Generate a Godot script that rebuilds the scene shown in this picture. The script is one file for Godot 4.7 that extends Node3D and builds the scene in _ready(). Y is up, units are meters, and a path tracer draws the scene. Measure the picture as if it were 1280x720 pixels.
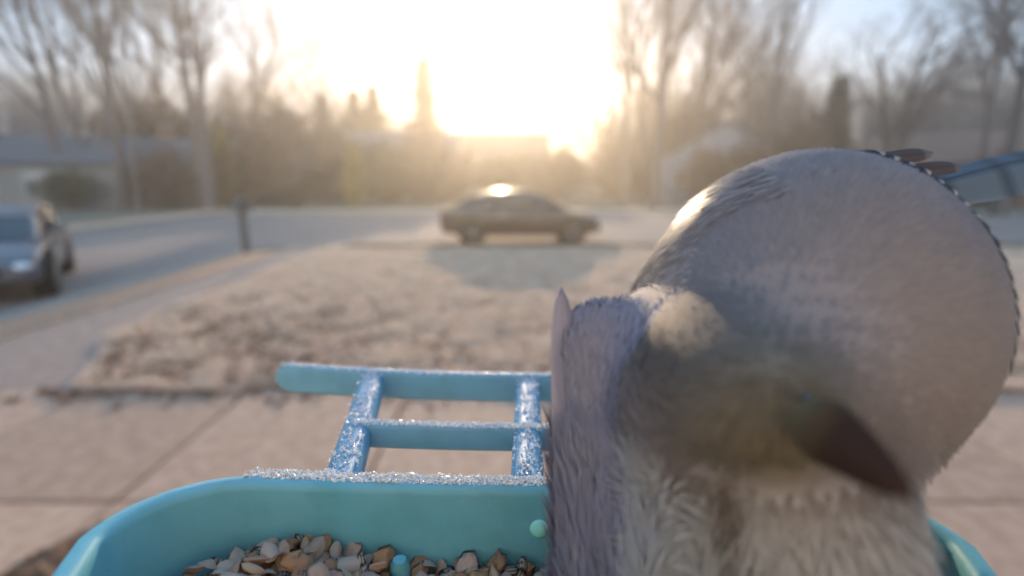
extends Node3D
# A feeder tray in a frosty front yard on a low-sun morning; a jay leans in close to the lens.

const EYE := 1.9                       # height of the lens above the yard
const PITCH := 12.34                   # degrees the lens looks down
const LENS := 640.0                    # focal length in units of the 1280 wide frame
const SUN_UP := 11.2
const SUN_SIDE := 2.2                  # degrees left of straight ahead

var mats := {}
var taken := {}


# ------------------------------------------------------------------ mesh collecting
class Shape:
	var v := PackedVector3Array()
	var n := PackedVector3Array()
	var c := PackedColorArray()
	var t := PackedInt32Array()

	func flat(a: Vector3, b: Vector3, d: Vector3, col: Color, away := Vector3.ZERO) -> void:
		# one flat triangle, turned so that its normal points away from «away»
		var nn := (d - a).cross(b - a)
		if nn.length_squared() < 1e-20:
			return
		nn = nn.normalized()
		if away != Vector3.INF and nn.dot((a + b + d) / 3.0 - away) < 0:
			var s := b
			b = d
			d = s
			nn = -nn
		var k := v.size()
		v.append(a); v.append(b); v.append(d)
		n.append(nn); n.append(nn); n.append(nn)
		c.append(col); c.append(col); c.append(col)
		t.append(k); t.append(k + 1); t.append(k + 2)

	func quad(a: Vector3, b: Vector3, d: Vector3, e: Vector3, col: Color, away := Vector3.ZERO) -> void:
		flat(a, b, d, col, away)
		flat(a, d, e, col, away)

	func box(at: Vector3, size: Vector3, col: Color, bevel := 0.0, turn := Basis.IDENTITY) -> void:
		# a box with chamfered edges
		var h := size * 0.5
		var bv := minf(bevel, minf(h.x, minf(h.y, h.z)) * 0.9)
		var p := func(sx: float, sy: float, sz: float, axis: int) -> Vector3:
			var q := Vector3(sx * (h.x - (0.0 if axis == 0 else bv)), sy * (h.y - (0.0 if axis == 1 else bv)), sz * (h.z - (0.0 if axis == 2 else bv)))
			return at + turn * q
		for s in [-1.0, 1.0]:
			quad(p.call(s, -1, -1, 0), p.call(s, 1, -1, 0), p.call(s, 1, 1, 0), p.call(s, -1, 1, 0), col, at)
			quad(p.call(-1, s, -1, 1), p.call(1, s, -1, 1), p.call(1, s, 1, 1), p.call(-1, s, 1, 1), col, at)
			quad(p.call(-1, -1, s, 2), p.call(1, -1, s, 2), p.call(1, 1, s, 2), p.call(-1, 1, s, 2), col, at)
		if bv <= 0.0:
			return
		for a in [-1.0, 1.0]:
			for b in [-1.0, 1.0]:
				quad(p.call(-1, a, b, 1), p.call(1, a, b, 1), p.call(1, a, b, 2), p.call(-1, a, b, 2), col, at)
				quad(p.call(a, -1, b, 0), p.call(a, 1, b, 0), p.call(a, 1, b, 2), p.call(a, -1, b, 2), col, at)
				quad(p.call(a, b, -1, 0), p.call(a, b, 1, 0), p.call(a, b, 1, 1), p.call(a, b, -1, 1), col, at)
				for d in [-1.0, 1.0]:
					flat(p.call(a, b, d, 0), p.call(a, b, d, 1), p.call(a, b, d, 2), col, at)

	func tube(path: Array, radii: Array, sides: int, col: Color, col_end := Color(-1, 0, 0), ends := true) -> void:
		var m := path.size()
		var first := v.size()
		var last := col if col_end.r < 0 else col_end
		var side := Vector3.ZERO
		for k in m:
			var along: Vector3 = (path[mini(k + 1, m - 1)] - path[maxi(k - 1, 0)]).normalized()
			if k == 0:
				side = along.cross(Vector3(0.31, 0.2, 0.93)).normalized()
				if side.length_squared() < 0.5:
					side = along.cross(Vector3.UP).normalized()
			side = (side - along * side.dot(along)).normalized()
			var over := along.cross(side)
			var cc := col.lerp(last, float(k) / maxf(1.0, m - 1))
			for j in sides:
				var w := TAU * j / sides
				var o := side * cos(w) + over * sin(w)
				v.append(path[k] + o * radii[k])
				n.append(o)
				c.append(cc)
		for k in m - 1:
			for j in sides:
				var a := first + k * sides + j
				var b := first + k * sides + (j + 1) % sides
				var d := a + sides
				var e := b + sides
				t.append(a); t.append(d); t.append(b)
				t.append(b); t.append(d); t.append(e)
		if ends:
			for k in [0, m - 1]:
				var mid: Vector3 = path[k]
				var inner: Vector3 = path[1] if k == 0 else path[m - 2]
				for j in sides:
					flat(mid, v[first + k * sides + j], v[first + k * sides + (j + 1) % sides], col if k == 0 else last, inner)

	func sheet(rows: Array, closed: bool, col, turn_over := false) -> void:
		# a smooth surface through a grid of points (an Array of PackedVector3Array); col is a Color or a Callable of the point
		var m := rows.size()
		var w: int = rows[0].size()
		var first := v.size()
		for k in m:
			for j in w:
				var jn := (j + 1) % w if closed else mini(j + 1, w - 1)
				var jp := (j + w - 1) % w if closed else maxi(j - 1, 0)
				var du: Vector3 = rows[k][jn] - rows[k][jp]
				var dv: Vector3 = rows[mini(k + 1, m - 1)][j] - rows[maxi(k - 1, 0)][j]
				var nn := du.cross(dv)
				if nn.length_squared() < 1e-18:
					dv = rows[mini(k + 1, m - 1)][j] - rows[maxi(k - 1, 0)][j]
					var k2 := 1 if k == 0 else m - 2
					du = rows[k2][jn] - rows[k2][jp]
					nn = du.cross(dv)
				nn = nn.normalized()
				v.append(rows[k][j])
				n.append(-nn if turn_over else nn)
				c.append(col if col is Color else col.call(rows[k][j]))
		for k in m - 1:
			for j in (w if closed else w - 1):
				var a := first + k * w + j
				var b := first + k * w + (j + 1) % w
				var d := a + w
				var e := b + w
				if turn_over:
					t.append(a); t.append(b); t.append(d)
					t.append(b); t.append(e); t.append(d)
				else:
					t.append(a); t.append(d); t.append(b)
					t.append(b); t.append(d); t.append(e)

	func ball(at: Vector3, r: Vector3, col, rings := 10, sides := 14, turn := Basis.IDENTITY, bump = null) -> void:
		var rows := []
		for k in rings + 1:
			var row := PackedVector3Array()
			var a := PI * k / rings
			for j in sides:
				var b := TAU * j / sides
				var d := Vector3(sin(a) * cos(b), cos(a), sin(a) * sin(b))
				var s: float = bump.call(d) if bump != null else 1.0
				row.append(at + turn * (d * r * s))
			rows.append(row)
		sheet(rows, true, col)

	func blade(a: Vector3, tip: Vector3, side: Vector3, nn: Vector3, ca: Color, cb: Color, soft := 0.0) -> void:
		# one thin strand: four corners and a tip
		var mid := a.lerp(tip, 0.55)
		var k := v.size()
		var face := (tip - a).cross(side).normalized()
		var flip := face.dot(nn) < 0.0
		if flip:
			face = -face
		nn = (face * (1.0 - soft) + nn * soft).normalized()
		v.append(a - side * 0.7); v.append(a + side * 0.7); v.append(mid + side); v.append(mid - side); v.append(tip)
		var cm := ca.lerp(cb, 0.55)
		c.append(ca); c.append(ca); c.append(cm); c.append(cm); c.append(cb)
		for j in 5:
			n.append(nn)
		for q in ([0, 2, 1, 0, 3, 2, 3, 4, 2] if flip else [0, 1, 2, 0, 2, 3, 3, 2, 4]):
			t.append(k + q)

	func mesh(origin := Vector3.ZERO) -> ArrayMesh:
		var pts := v
		if origin != Vector3.ZERO:
			pts = PackedVector3Array()
			pts.resize(v.size())
			for k in v.size():
				pts[k] = v[k] - origin
		var a := []
		a.resize(Mesh.ARRAY_MAX)
		a[Mesh.ARRAY_VERTEX] = pts
		a[Mesh.ARRAY_NORMAL] = n
		a[Mesh.ARRAY_COLOR] = c
		a[Mesh.ARRAY_INDEX] = t
		var m := ArrayMesh.new()
		m.add_surface_from_arrays(Mesh.PRIMITIVE_TRIANGLES, a)
		return m


# ------------------------------------------------------------------ naming and placing
func numbered(called: String) -> String:
	taken[called] = taken.get(called, -1) + 1
	return called if taken[called] == 0 else "%s_%03d" % [called, taken[called]]


func tag(o: Node, label: String, category := "", group := "", kind := "") -> void:
	if label:
		o.set_meta("label", label)
	if category:
		o.set_meta("category", category)
	if group:
		o.set_meta("group", group)
	if kind:
		o.set_meta("kind", kind)


func thing(called: String, label: String, category: String, at := Vector3.ZERO, turn := 0.0, group := "") -> Node3D:
	var o := Node3D.new()
	o.name = numbered(called)
	add_child(o)
	o.position = at
	o.rotation.y = turn
	tag(o, label, category, group)
	return o


func put(called: String, s: Shape, m: Material, parent: Node = self, origin := Vector3.ZERO, kind := "") -> MeshInstance3D:
	var o := MeshInstance3D.new()
	o.mesh = s.mesh(origin)
	o.material_override = m
	o.name = numbered(called) if parent == self else called
	parent.add_child(o, true)
	if parent == self:
		o.position = origin
	if kind:
		o.set_meta("kind", kind)
	return o


func copy(o: Node3D, called: String, at: Vector3, turn: float, size: float, label: String, group := "") -> Node3D:
	var r: Node3D = o.duplicate()
	r.name = numbered(called)
	add_child(r)
	r.position = at
	r.rotation = Vector3(0, turn, 0)
	r.scale = Vector3.ONE * size
	r.set_meta("label", label)
	if group:
		r.set_meta("group", group)
	return r


func spot(u: float, w: float, depth: float) -> Vector3:
	# the place that far along the lens axis, u and w measured on a 1280 x 720 frame
	var p := deg_to_rad(PITCH)
	return Vector3(0, EYE, 0) + Vector3.RIGHT * ((u - 640.0) / LENS * depth) + Vector3(0, cos(p), -sin(p)) * ((360.0 - w) / LENS * depth) + Vector3(0, -sin(p), -cos(p)) * depth


func axes() -> Basis:
	var p := deg_to_rad(PITCH)
	return Basis(Vector3.RIGHT, Vector3(0, cos(p), -sin(p)), Vector3(0, sin(p), cos(p)))


func lin(r: float, g: float, b: float) -> Color:
	return Color(r, g, b)


func noise_tex(freq: float, octaves: int, seed_: int, stops: Array, normal := 0.0, kind := FastNoiseLite.TYPE_SIMPLEX_SMOOTH) -> NoiseTexture2D:
	var f := FastNoiseLite.new()
	f.seed = seed_
	f.noise_type = kind
	f.frequency = freq
	f.fractal_octaves = octaves
	var t := NoiseTexture2D.new()
	t.width = 512
	t.height = 512
	t.seamless = true
	t.noise = f
	if normal > 0.0:
		t.as_normal_map = true
		t.bump_strength = normal
	elif stops:
		var g := Gradient.new()
		g.offsets = PackedFloat32Array(stops.map(func(s): return s[0]))
		g.colors = PackedColorArray(stops.map(func(s): return s[1]))
		t.color_ramp = g
	return t


func ground_mat(called: String, low: Color, high: Color, metres: float, seed_: int, rough := 0.95, bump := 3.0, freq := 0.02) -> StandardMaterial3D:
	var m := StandardMaterial3D.new()
	m.resource_name = called
	m.uv1_triplanar = true
	m.uv1_world_triplanar = true
	m.uv1_scale = Vector3.ONE / metres
	m.albedo_texture = noise_tex(freq, 5, seed_, [[0.2, low.linear_to_srgb()], [0.5, low.lerp(high, 0.5).linear_to_srgb()], [0.8, high.linear_to_srgb()]])
	m.normal_enabled = true
	m.normal_texture = noise_tex(freq * 3.0, 4, seed_ + 1, [], bump)
	m.roughness = rough
	return m


func plain_mat(called: String, rough: float, metal := 0.0, spec := 0.5, thru := 0.0) -> StandardMaterial3D:
	# takes its base colour from the vertices
	var m := StandardMaterial3D.new()
	m.resource_name = called
	m.vertex_color_use_as_albedo = true
	m.roughness = rough
	m.metallic = metal
	m.metallic_specular = spec
	if thru > 0.0:
		m.backlight_enabled = true
		m.backlight = Color(thru, thru, thru).linear_to_srgb()
	return m


func scatter(called: String, m: Mesh, mat: Material, places: Array, tints: PackedColorArray, parent: Node = self) -> MultiMeshInstance3D:
	var mm := MultiMesh.new()
	mm.transform_format = MultiMesh.TRANSFORM_3D
	mm.use_colors = true
	mm.mesh = m
	mm.instance_count = places.size()
	for k in places.size():
		mm.set_instance_transform(k, places[k])
		mm.set_instance_color(k, tints[k])
	var o := MultiMeshInstance3D.new()
	o.multimesh = mm
	o.material_override = mat
	o.name = numbered(called) if parent == self else called
	parent.add_child(o, true)
	o.set_meta("kind", "stuff")
	return o


func _ready() -> void:
	_camera_and_light()
	_materials()
	_ground()
	_houses()
	_trees()
	_street()
	_lawn()
	_feeder()
	_seeds()
	_bird()


# ------------------------------------------------------------------ camera, sky, sun, air
func _camera_and_light() -> void:
	var cam := Camera3D.new()
	cam.name = "camera"
	add_child(cam)
	cam.position = Vector3(0, EYE, 0)
	cam.rotation_degrees.x = -PITCH
	var look := CameraAttributesPhysical.new()
	look.frustum_focal_length = 21.333
	look.frustum_focus_distance = 0.168
	look.frustum_near = 0.02
	look.frustum_far = 2000.0
	look.exposure_aperture = 5.5
	cam.attributes = look
	cam.current = true

	var sun := DirectionalLight3D.new()
	sun.name = "sun"
	sun.light_energy = 1.6
	sun.light_color = Color(1.0, 0.88, 0.73)
	sun.light_angular_distance = 0.5
	sun.shadow_enabled = true
	sun.sky_mode = DirectionalLight3D.SKY_MODE_LIGHT_ONLY
	add_child(sun)
	sun.rotation_degrees = Vector3(-SUN_UP, 180.0 + SUN_SIDE, 0)   # shines out of the street ahead, towards the lens

	var env := Environment.new()
	env.background_mode = Environment.BG_SKY
	var sky := Sky.new()
	var pano := PanoramaSkyMaterial.new()
	pano.panorama = ImageTexture.create_from_image(_sky_image())
	sky.sky_material = pano
	env.sky = sky
	env.tonemap_mode = Environment.TONE_MAPPER_LINEAR
	env.tonemap_exposure = 1.85
	env.volumetric_fog_enabled = true
	env.volumetric_fog_density = 0.0052
	env.volumetric_fog_albedo = Color(0.97, 0.95, 0.92)
	env.volumetric_fog_anisotropy = 0.66
	env.sdfgi_enabled = true
	env.ssao_enabled = true
	env.ssil_enabled = true
	var we := WorldEnvironment.new()
	we.name = "world_environment"
	we.environment = env
	add_child(we)


func _sky_image() -> Image:
	# clear air with the bright aureole of a low sun, and a pale band towards the horizon
	var w := 512
	var h := 256
	var im := Image.create(w, h, false, Image.FORMAT_RGBF)
	var up := deg_to_rad(SUN_UP)
	var az := deg_to_rad(-SUN_SIDE)
	var to_sun := Vector3(sin(az) * cos(up), sin(up), -cos(az) * cos(up))
	var thin := FastNoiseLite.new()
	thin.seed = 5
	thin.frequency = 1.6
	thin.fractal_octaves = 4
	for y in h:
		var el := PI * (0.5 - (y + 0.5) / h)
		for x in w:
			var a := TAU * ((x + 0.5) / w - 0.5)
			var d := Vector3(sin(a) * cos(el), sin(el), -cos(a) * cos(el))
			var hgt := clampf(d.y, 0.0, 1.0)
			var base := Vector3(0.25, 0.43, 0.60).lerp(Vector3(0.11, 0.31, 0.60), pow(hgt, 0.55))
			var veil := clampf(thin.get_noise_3d(d.x * 1.5, d.y * 3.0, d.z * 1.5) + 0.25, 0.0, 1.0)
			base = base.lerp(Vector3(0.34, 0.53, 0.70), veil * 0.35)
			var off := rad_to_deg(acos(clampf(d.dot(to_sun), -1, 1)))
			var glow := 7.0 * exp(-pow(off / 14.0, 2.0)) + 0.32 * exp(-pow(off / 29.0, 2.0))
			base += Vector3(0.97, 0.99, 0.97) * glow
			im.set_pixel(x, y, Color(base.x, base.y, base.z))
	return im


func _materials() -> void:
	mats.asphalt = ground_mat("asphalt", lin(0.235, 0.172, 0.145), lin(0.33, 0.245, 0.205), 3.0, 11, 0.9, 2.0, 0.03)
	mats.concrete = ground_mat("concrete", lin(0.46, 0.28, 0.19), lin(0.58, 0.375, 0.26), 1.6, 21, 0.9, 1.2, 0.02)
	mats.drive = ground_mat("worn driveway", lin(0.285, 0.195, 0.155), lin(0.39, 0.275, 0.22), 2.2, 25, 0.92, 1.5, 0.02)
	mats.kerb = ground_mat("kerb concrete", lin(0.26, 0.235, 0.21), lin(0.36, 0.33, 0.30), 1.3, 23, 0.9, 1.5, 0.03)
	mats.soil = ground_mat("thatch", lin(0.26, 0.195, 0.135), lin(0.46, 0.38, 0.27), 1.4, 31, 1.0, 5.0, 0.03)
	mats.far_ground = ground_mat("dry winter ground", lin(0.15, 0.12, 0.085), lin(0.28, 0.22, 0.15), 6.0, 37, 1.0, 3.0, 0.03)
	mats.mulch_and_shade = ground_mat("mulch_and_shade", lin(0.05, 0.032, 0.022), lin(0.16, 0.10, 0.065), 0.35, 41, 1.0, 8.0, 0.03)
	mats.grass = plain_mat("frosted grass", 0.75, 0.0, 0.3, 0.7)
	mats.leaf = plain_mat("dead leaf", 0.8, 0.0, 0.3, 0.5)
	mats.bark = plain_mat("bark", 0.95, 0.0, 0.2)
	mats.twig = plain_mat("twigs", 0.9, 0.0, 0.2)
	mats.needle = plain_mat("needles", 0.8, 0.0, 0.3, 0.4)
	mats.paint = plain_mat("house paint", 0.8, 0.0, 0.3)
	mats.roof = ground_mat("roof shingle", lin(0.075, 0.08, 0.092), lin(0.15, 0.155, 0.172), 1.0, 51, 0.9, 3.0, 0.04)
	mats.red_roof = ground_mat("brown roof shingle", lin(0.13, 0.075, 0.055), lin(0.24, 0.14, 0.10), 1.0, 53, 0.9, 3.0, 0.04)
	mats.plastic = plain_mat("matt plastic", 0.42, 0.0, 0.45)
	mats.teal = StandardMaterial3D.new()
	mats.teal.resource_name = "teal moulded plastic"
	mats.teal.vertex_color_use_as_albedo = true
	mats.teal.roughness = 0.5
	mats.teal.metallic_specular = 0.4
	mats.teal.subsurf_scatter_enabled = true
	mats.teal.subsurf_scatter_strength = 0.15
	mats.teal.uv1_triplanar = true
	mats.teal.uv1_scale = Vector3.ONE * 12.0
	mats.teal.albedo_texture = noise_tex(0.010, 5, 61, [[0.2, Color(0.94, 0.95, 0.94)], [0.5, Color(0.98, 0.98, 0.98)], [0.75, Color(1, 1, 1)]])
	mats.teal.normal_enabled = true
	mats.teal.normal_texture = noise_tex(0.09, 3, 62, [], 1.0)
	mats.teal.normal_scale = 0.25
	mats.ice = plain_mat("frost", 0.3, 0.0, 0.6, 0.35)
	mats.seed = plain_mat("seed", 0.8, 0.0, 0.2)
	mats.car_paint = plain_mat("car paint", 0.35, 0.1, 0.4)
	mats.car_paint.clearcoat_enabled = true
	mats.car_paint.clearcoat = 0.6
	mats.car_paint.clearcoat_roughness = 0.06
	mats.rubber = plain_mat("rubber", 0.85, 0.0, 0.3)
	mats.chrome = plain_mat("chrome", 0.12, 1.0, 0.5)
	mats.lamp_glass = plain_mat("lamp lens", 0.1, 0.1, 0.7)
	var g := StandardMaterial3D.new()
	g.resource_name = "tinted window"
	g.albedo_color = Color(0.05, 0.06, 0.07)
	g.roughness = 0.05
	g.metallic_specular = 0.8
	mats.window = g
	var lit := StandardMaterial3D.new()
	lit.resource_name = "lit window"
	lit.albedo_color = Color(0.9, 0.6, 0.35)
	lit.emission_enabled = true
	lit.emission = Color(1.0, 0.62, 0.32)
	lit.emission_energy_multiplier = 0.75
	mats.lit = lit
	mats.feather = plain_mat("feather", 0.7, 0.0, 0.28, 0.25)
	mats.gloss = plain_mat("glossy feather", 0.34, 0.0, 0.6, 0.4)
	mats.skin = plain_mat("down", 0.9, 0.0, 0.2)
	mats.beak = plain_mat("horn", 0.9, 0.0, 0.15)


# ------------------------------------------------------------------ ground, streets, pavements
func slab_sheet(x0: float, x1: float, z0: float, z1: float, y: float, cells := 1) -> Shape:
	var s := Shape.new()
	var rows := []
	for k in cells + 1:
		var row := PackedVector3Array()
		for j in cells + 1:
			row.append(Vector3(lerpf(x0, x1, float(j) / cells), y, lerpf(z0, z1, float(k) / cells)))
		rows.append(row)
	s.sheet(rows, false, Color.WHITE, true)
	return s


func structure(called: String, s: Shape, m: Material) -> MeshInstance3D:
	return put(called, s, m, self, Vector3.ZERO, "structure")


func _ground() -> void:
	structure("ground", slab_sheet(-320, 320, -330, 60, -0.02, 4), mats.far_ground)
	structure("front_street", slab_sheet(-14.6, 160, -26.5, -13.6, 0.0, 2), mats.asphalt)
	structure("side_street", slab_sheet(-14.6, -6.6, -13.6, 40, 0.0, 2), mats.asphalt)
	# kerbs: real steps of 0.12 m, in stones of 1.8 m near the yard
	var stone := Shape.new()
	stone.box(Vector3.ZERO, Vector3(1.79, 0.18, 0.16), Color.WHITE, 0.02)
	var stone_mesh := stone.mesh()
	for line in [["kerb_front", Vector3(-4.7, 0.04, -13.6), Vector3(1, 0, 0), 14], ["kerb_side", Vector3(-6.6, 0.04, -11.6), Vector3(0, 0, 1), 8], ["kerb_across", Vector3(-14.7, 0.04, -25.6), Vector3(0, 0, 1), 15], ["kerb_far", Vector3(-13.7, 0.04, -26.6), Vector3(1, 0, 0), 20]]:
		var root := Node3D.new()
		root.name = line[0]
		add_child(root)
		root.set_meta("kind", "structure")
		root.position = line[1]
		for k in line[3]:
			var o := MeshInstance3D.new()
			o.mesh = stone_mesh
			o.material_override = mats.kerb
			o.name = "kerb_stone"
			root.add_child(o, true)
			o.position = line[2] * 1.8 * k
			if line[2].z > 0:
				o.rotation.y = PI / 2
	# rounded corner of the kerb
	var bend := Shape.new()
	var rows := []
	for k in 13:
		var a := PI + PI / 2 * k / 12.0
		var row := PackedVector3Array()
		for q in [[1.08, -0.05], [1.08, 0.11], [1.06, 0.13], [0.94, 0.13], [0.92, 0.11], [0.92, -0.05]]:
			row.append(Vector3(-5.6 + cos(a) * q[0] * 1.0, q[1], -12.6 + sin(a) * q[0] * 1.0))
		rows.append(row)
	bend.sheet(rows, false, Color.WHITE)
	structure("kerb_corner", bend, mats.kerb)

	# strip of dry grass along the side street, the pavement beside it, the path in front of the feeder
	structure("verge", slab_sheet(-6.5, -5.78, -12.4, 6, 0.085, 2), mats.soil)
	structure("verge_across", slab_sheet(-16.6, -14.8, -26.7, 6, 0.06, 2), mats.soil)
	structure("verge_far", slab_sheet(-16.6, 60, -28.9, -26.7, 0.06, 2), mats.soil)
	var paving := Node3D.new()
	paving.name = "pavement"
	add_child(paving)
	paving.set_meta("kind", "structure")
	var rng := RandomNumberGenerator.new()
	rng.seed = 4
	var kinds := []
	for k in 3:
		var s := Shape.new()
		s.box(Vector3.ZERO, Vector3(1.36, 0.10, 1.54), Color.WHITE, 0.012)
		kinds.append(s.mesh())
	var tones := []
	for k in 4:
		var m: StandardMaterial3D = mats.concrete.duplicate()
		m.albedo_color = Color(1, 1, 1).darkened(0.03 * k)
		m.uv1_offset = Vector3(0.31 * k, 0.17 * k, 0.23 * k)
		tones.append(m)
	for row in 3:
		for col in 12:
			var o := MeshInstance3D.new()
			o.mesh = kinds[rng.randi() % 3]
			o.material_override = tones[rng.randi() % 4]
			o.name = "concrete_slab"
			paving.add_child(o, true)
			o.position = Vector3(-5.70 + 1.375 * col, 0.045 + rng.randf_range(-0.004, 0.004), -3.36 + 1.555 * row)
			o.rotation = Vector3(rng.randf_range(-0.002, 0.002), 0, rng.randf_range(-0.002, 0.002))
	structure("driveway", slab_sheet(-5.78, -2.6, -13.3, -4.143, 0.082, 2), mats.drive)
	structure("painted_shade_strip", slab_sheet(-4.3, 16, -13.42, -12.95, 0.165, 2), mats.mulch_and_shade)  # dark strip painted in as the shadow band along the lawn's far edge
	structure("mulch_bed", _mound(Vector3(-1.45, 0.07, -1.85), Vector3(0.95, 0.17, 0.78)), mats.mulch_and_shade)


func _mound(at: Vector3, r: Vector3) -> Shape:
	var f := FastNoiseLite.new()
	f.seed = 9
	f.frequency = 4.0
	var s := Shape.new()
	var rows := []
	for k in 13:
		var row := PackedVector3Array()
		var q := k / 12.0
		for j in 40:
			var a := TAU * j / 40
			var p := Vector3(cos(a) * q, 0, sin(a) * q)
			var hgt := (1.0 - q * q) * (0.75 + 0.6 * f.get_noise_2d(p.x * r.x, p.z * r.z))
			var edge := 1.0 + 0.12 * f.get_noise_2d(cos(a) * 0.8, sin(a) * 0.8)
			row.append(at + Vector3(p.x * r.x * edge, hgt * r.y + 0.03, p.z * r.z * edge))
		rows.append(row)
	s.sheet(rows, true, Color.WHITE, true)
	return s


# ------------------------------------------------------------------ houses
func house(called: String, label: String, at: Vector3, turn: float, size: Vector3, rise: float, wall: Color, roof_mat: Material, windows: Array, chimney := true, gable_front := false) -> Node3D:
	# size: width along x, wall height, depth along z; the front faces +z; windows are [x, y, w, h, lit]
	var o := thing(called, label, "house", at, turn)
	var w := Shape.new()
	var hx := size.x / 2
	var hz := size.z / 2
	w.box(Vector3(0, size.y / 2, 0), size, wall, 0.02)
	var board := 0.22
	for k in int(size.y / board):
		w.box(Vector3(0, 0.12 + k * board, 0), Vector3(size.x + 0.05, 0.03, size.z + 0.05), wall * 0.97, 0.008)
	var r := Shape.new()
	var over := 0.45
	var th := 0.16
	if gable_front:
		w.flat(Vector3(-hx, size.y, hz), Vector3(hx, size.y, hz), Vector3(0, size.y + rise, hz), wall, Vector3(0, size.y, 0))
		w.flat(Vector3(-hx, size.y, -hz), Vector3(hx, size.y, -hz), Vector3(0, size.y + rise, -hz), wall, Vector3(0, size.y, 0))
		for s in [-1.0, 1.0]:
			var run := hx + over
			var slope := atan2(rise, hx)
			r.box(Vector3(s * run / 2, size.y + rise - run / 2 * tan(slope) + th / 2, 0), Vector3(run / cos(slope), th, size.z + 2 * over), Color.WHITE, 0.02, Basis(Vector3(0, 0, 1), -s * slope))
	else:
		for s in [-1.0, 1.0]:
			w.flat(Vector3(s * hx, size.y, hz), Vector3(s * hx, size.y, -hz), Vector3(s * hx, size.y + rise, 0), wall, Vector3(0, size.y, 0))
			var run := hz + over
			var slope := atan2(rise, hz)
			r.box(Vector3(0, size.y + rise - run / 2 * tan(slope) + th / 2, s * run / 2), Vector3(size.x + 2 * over, th, run / cos(slope)), Color.WHITE, 0.02, Basis(Vector3(1, 0, 0), s * slope))
	put("wall", w, mats.paint, o)
	var ro := put("roof", r, roof_mat, o)
	if chimney:
		var c := Shape.new()
		c.box(Vector3(hx * 0.45, size.y + rise + 0.1, 0.2), Vector3(0.8, 1.5, 0.6), lin(0.25, 0.14, 0.10), 0.02)
		c.box(Vector3(hx * 0.45, size.y + rise + 0.88, 0.2), Vector3(0.92, 0.1, 0.72), lin(0.3, 0.28, 0.26), 0.02)
		put("chimney", c, mats.paint, ro)
	for q in windows:
		var f := Shape.new()
		var z := hz + 0.05
		var t := 0.09
		for s in [-1.0, 1.0]:
			f.box(Vector3(q[0] + s * (q[2] / 2 + t / 2), q[1], z), Vector3(t, q[3] + 2 * t, 0.10), lin(0.42, 0.41, 0.39), 0.01)
			f.box(Vector3(q[0], q[1] + s * (q[3] / 2 + t / 2), z + 0.003), Vector3(q[2], t, 0.10), lin(0.42, 0.41, 0.39), 0.01)
		f.box(Vector3(q[0], q[1], z), Vector3(0.05, q[3], 0.07), lin(0.42, 0.41, 0.39), 0.01)
		var fr := put("window", f, mats.paint, o)
		var p := Shape.new()
		p.box(Vector3(q[0], q[1], z - 0.02), Vector3(q[2], q[3], 0.03), Color.WHITE)
		put("pane", p, mats.lit if q[4] else mats.window, fr)
	var d := Shape.new()
	var dx: float = size.x * 0.12
	d.box(Vector3(dx, 1.05, hz + 0.05), Vector3(1.0, 2.1, 0.08), lin(0.22, 0.12, 0.09), 0.02)
	for k in 3:
		d.box(Vector3(dx, 0.45 + 0.62 * k, hz + 0.1), Vector3(0.62, 0.42, 0.03), lin(0.26, 0.15, 0.11), 0.012)
	var door := put("door", d, mats.paint, o)
	var hd := Shape.new()
	hd.ball(Vector3(dx + 0.4, 1.0, hz + 0.13), Vector3.ONE * 0.04, lin(0.6, 0.5, 0.3), 6, 8)
	put("handle", hd, mats.chrome, door)
	return o


func _houses() -> void:
	house("house", "low house with blue-grey roof and lit orange windows behind the left trees", Vector3(-26.0, 0, -34.5), 0.42, Vector3(14, 2.7, 8), 1.6, lin(0.22, 0.20, 0.185), mats.roof,
		[[-5.3, 1.5, 1.2, 1.2, true], [-2.6, 1.5, 1.6, 1.2, false], [3.4, 1.5, 1.4, 1.1, false], [5.6, 1.55, 0.9, 0.9, true]])
	house("house", "lavender-grey house with long roof across the street left of the evergreen spire", Vector3(-11.5, 0, -45), 0.1, Vector3(13, 3.0, 8), 2.4, lin(0.24, 0.215, 0.235), mats.roof,
		[[-4.6, 1.6, 1.6, 1.3, false], [-1.6, 1.6, 1.2, 1.3, false], [4.4, 1.6, 1.8, 1.3, false]])
	house("house", "house with dark roof ridge directly under the sun glow behind the parked sedan", Vector3(-3.2, 0, -60), -0.08, Vector3(14, 3.4, 9), 3.2, lin(0.22, 0.19, 0.165), mats.red_roof,
		[[-4.5, 1.7, 1.5, 1.3, false], [-0.5, 1.7, 1.5, 1.3, false], [5.0, 1.7, 1.6, 1.3, false]], false)
	house("house", "grey-blue house with gable end right of the street, half hidden by brown bushes", Vector3(16.5, 0, -41), -0.35, Vector3(9, 3.0, 8), 2.6, lin(0.24, 0.25, 0.28), mats.roof,
		[[-2.6, 1.6, 1.4, 1.3, false], [3.0, 1.6, 1.2, 1.3, false]], false, true)
	house("house", "brown-roofed house at far right just above the bird's back", Vector3(33, 0, -37), -0.6, Vector3(13, 2.8, 8), 2.0, lin(0.24, 0.20, 0.18), mats.red_roof,
		[[-4.2, 1.5, 1.5, 1.2, false], [4.0, 1.5, 1.5, 1.2, false]])
	# unseen pale house front, added to bounce low sun onto bird and tray
	house("added_fill_house", "unseen pale house front, added behind the feeder to bounce the low sun", Vector3(0.5, 0, 6.6), PI, Vector3(18, 5.2, 8), 2.0, lin(0.78, 0.76, 0.72), mats.roof,
		[[-5.5, 1.6, 1.6, 1.3, false], [-1.6, 1.6, 1.4, 1.3, false], [5.6, 1.6, 1.6, 1.3, false]], false)


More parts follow.
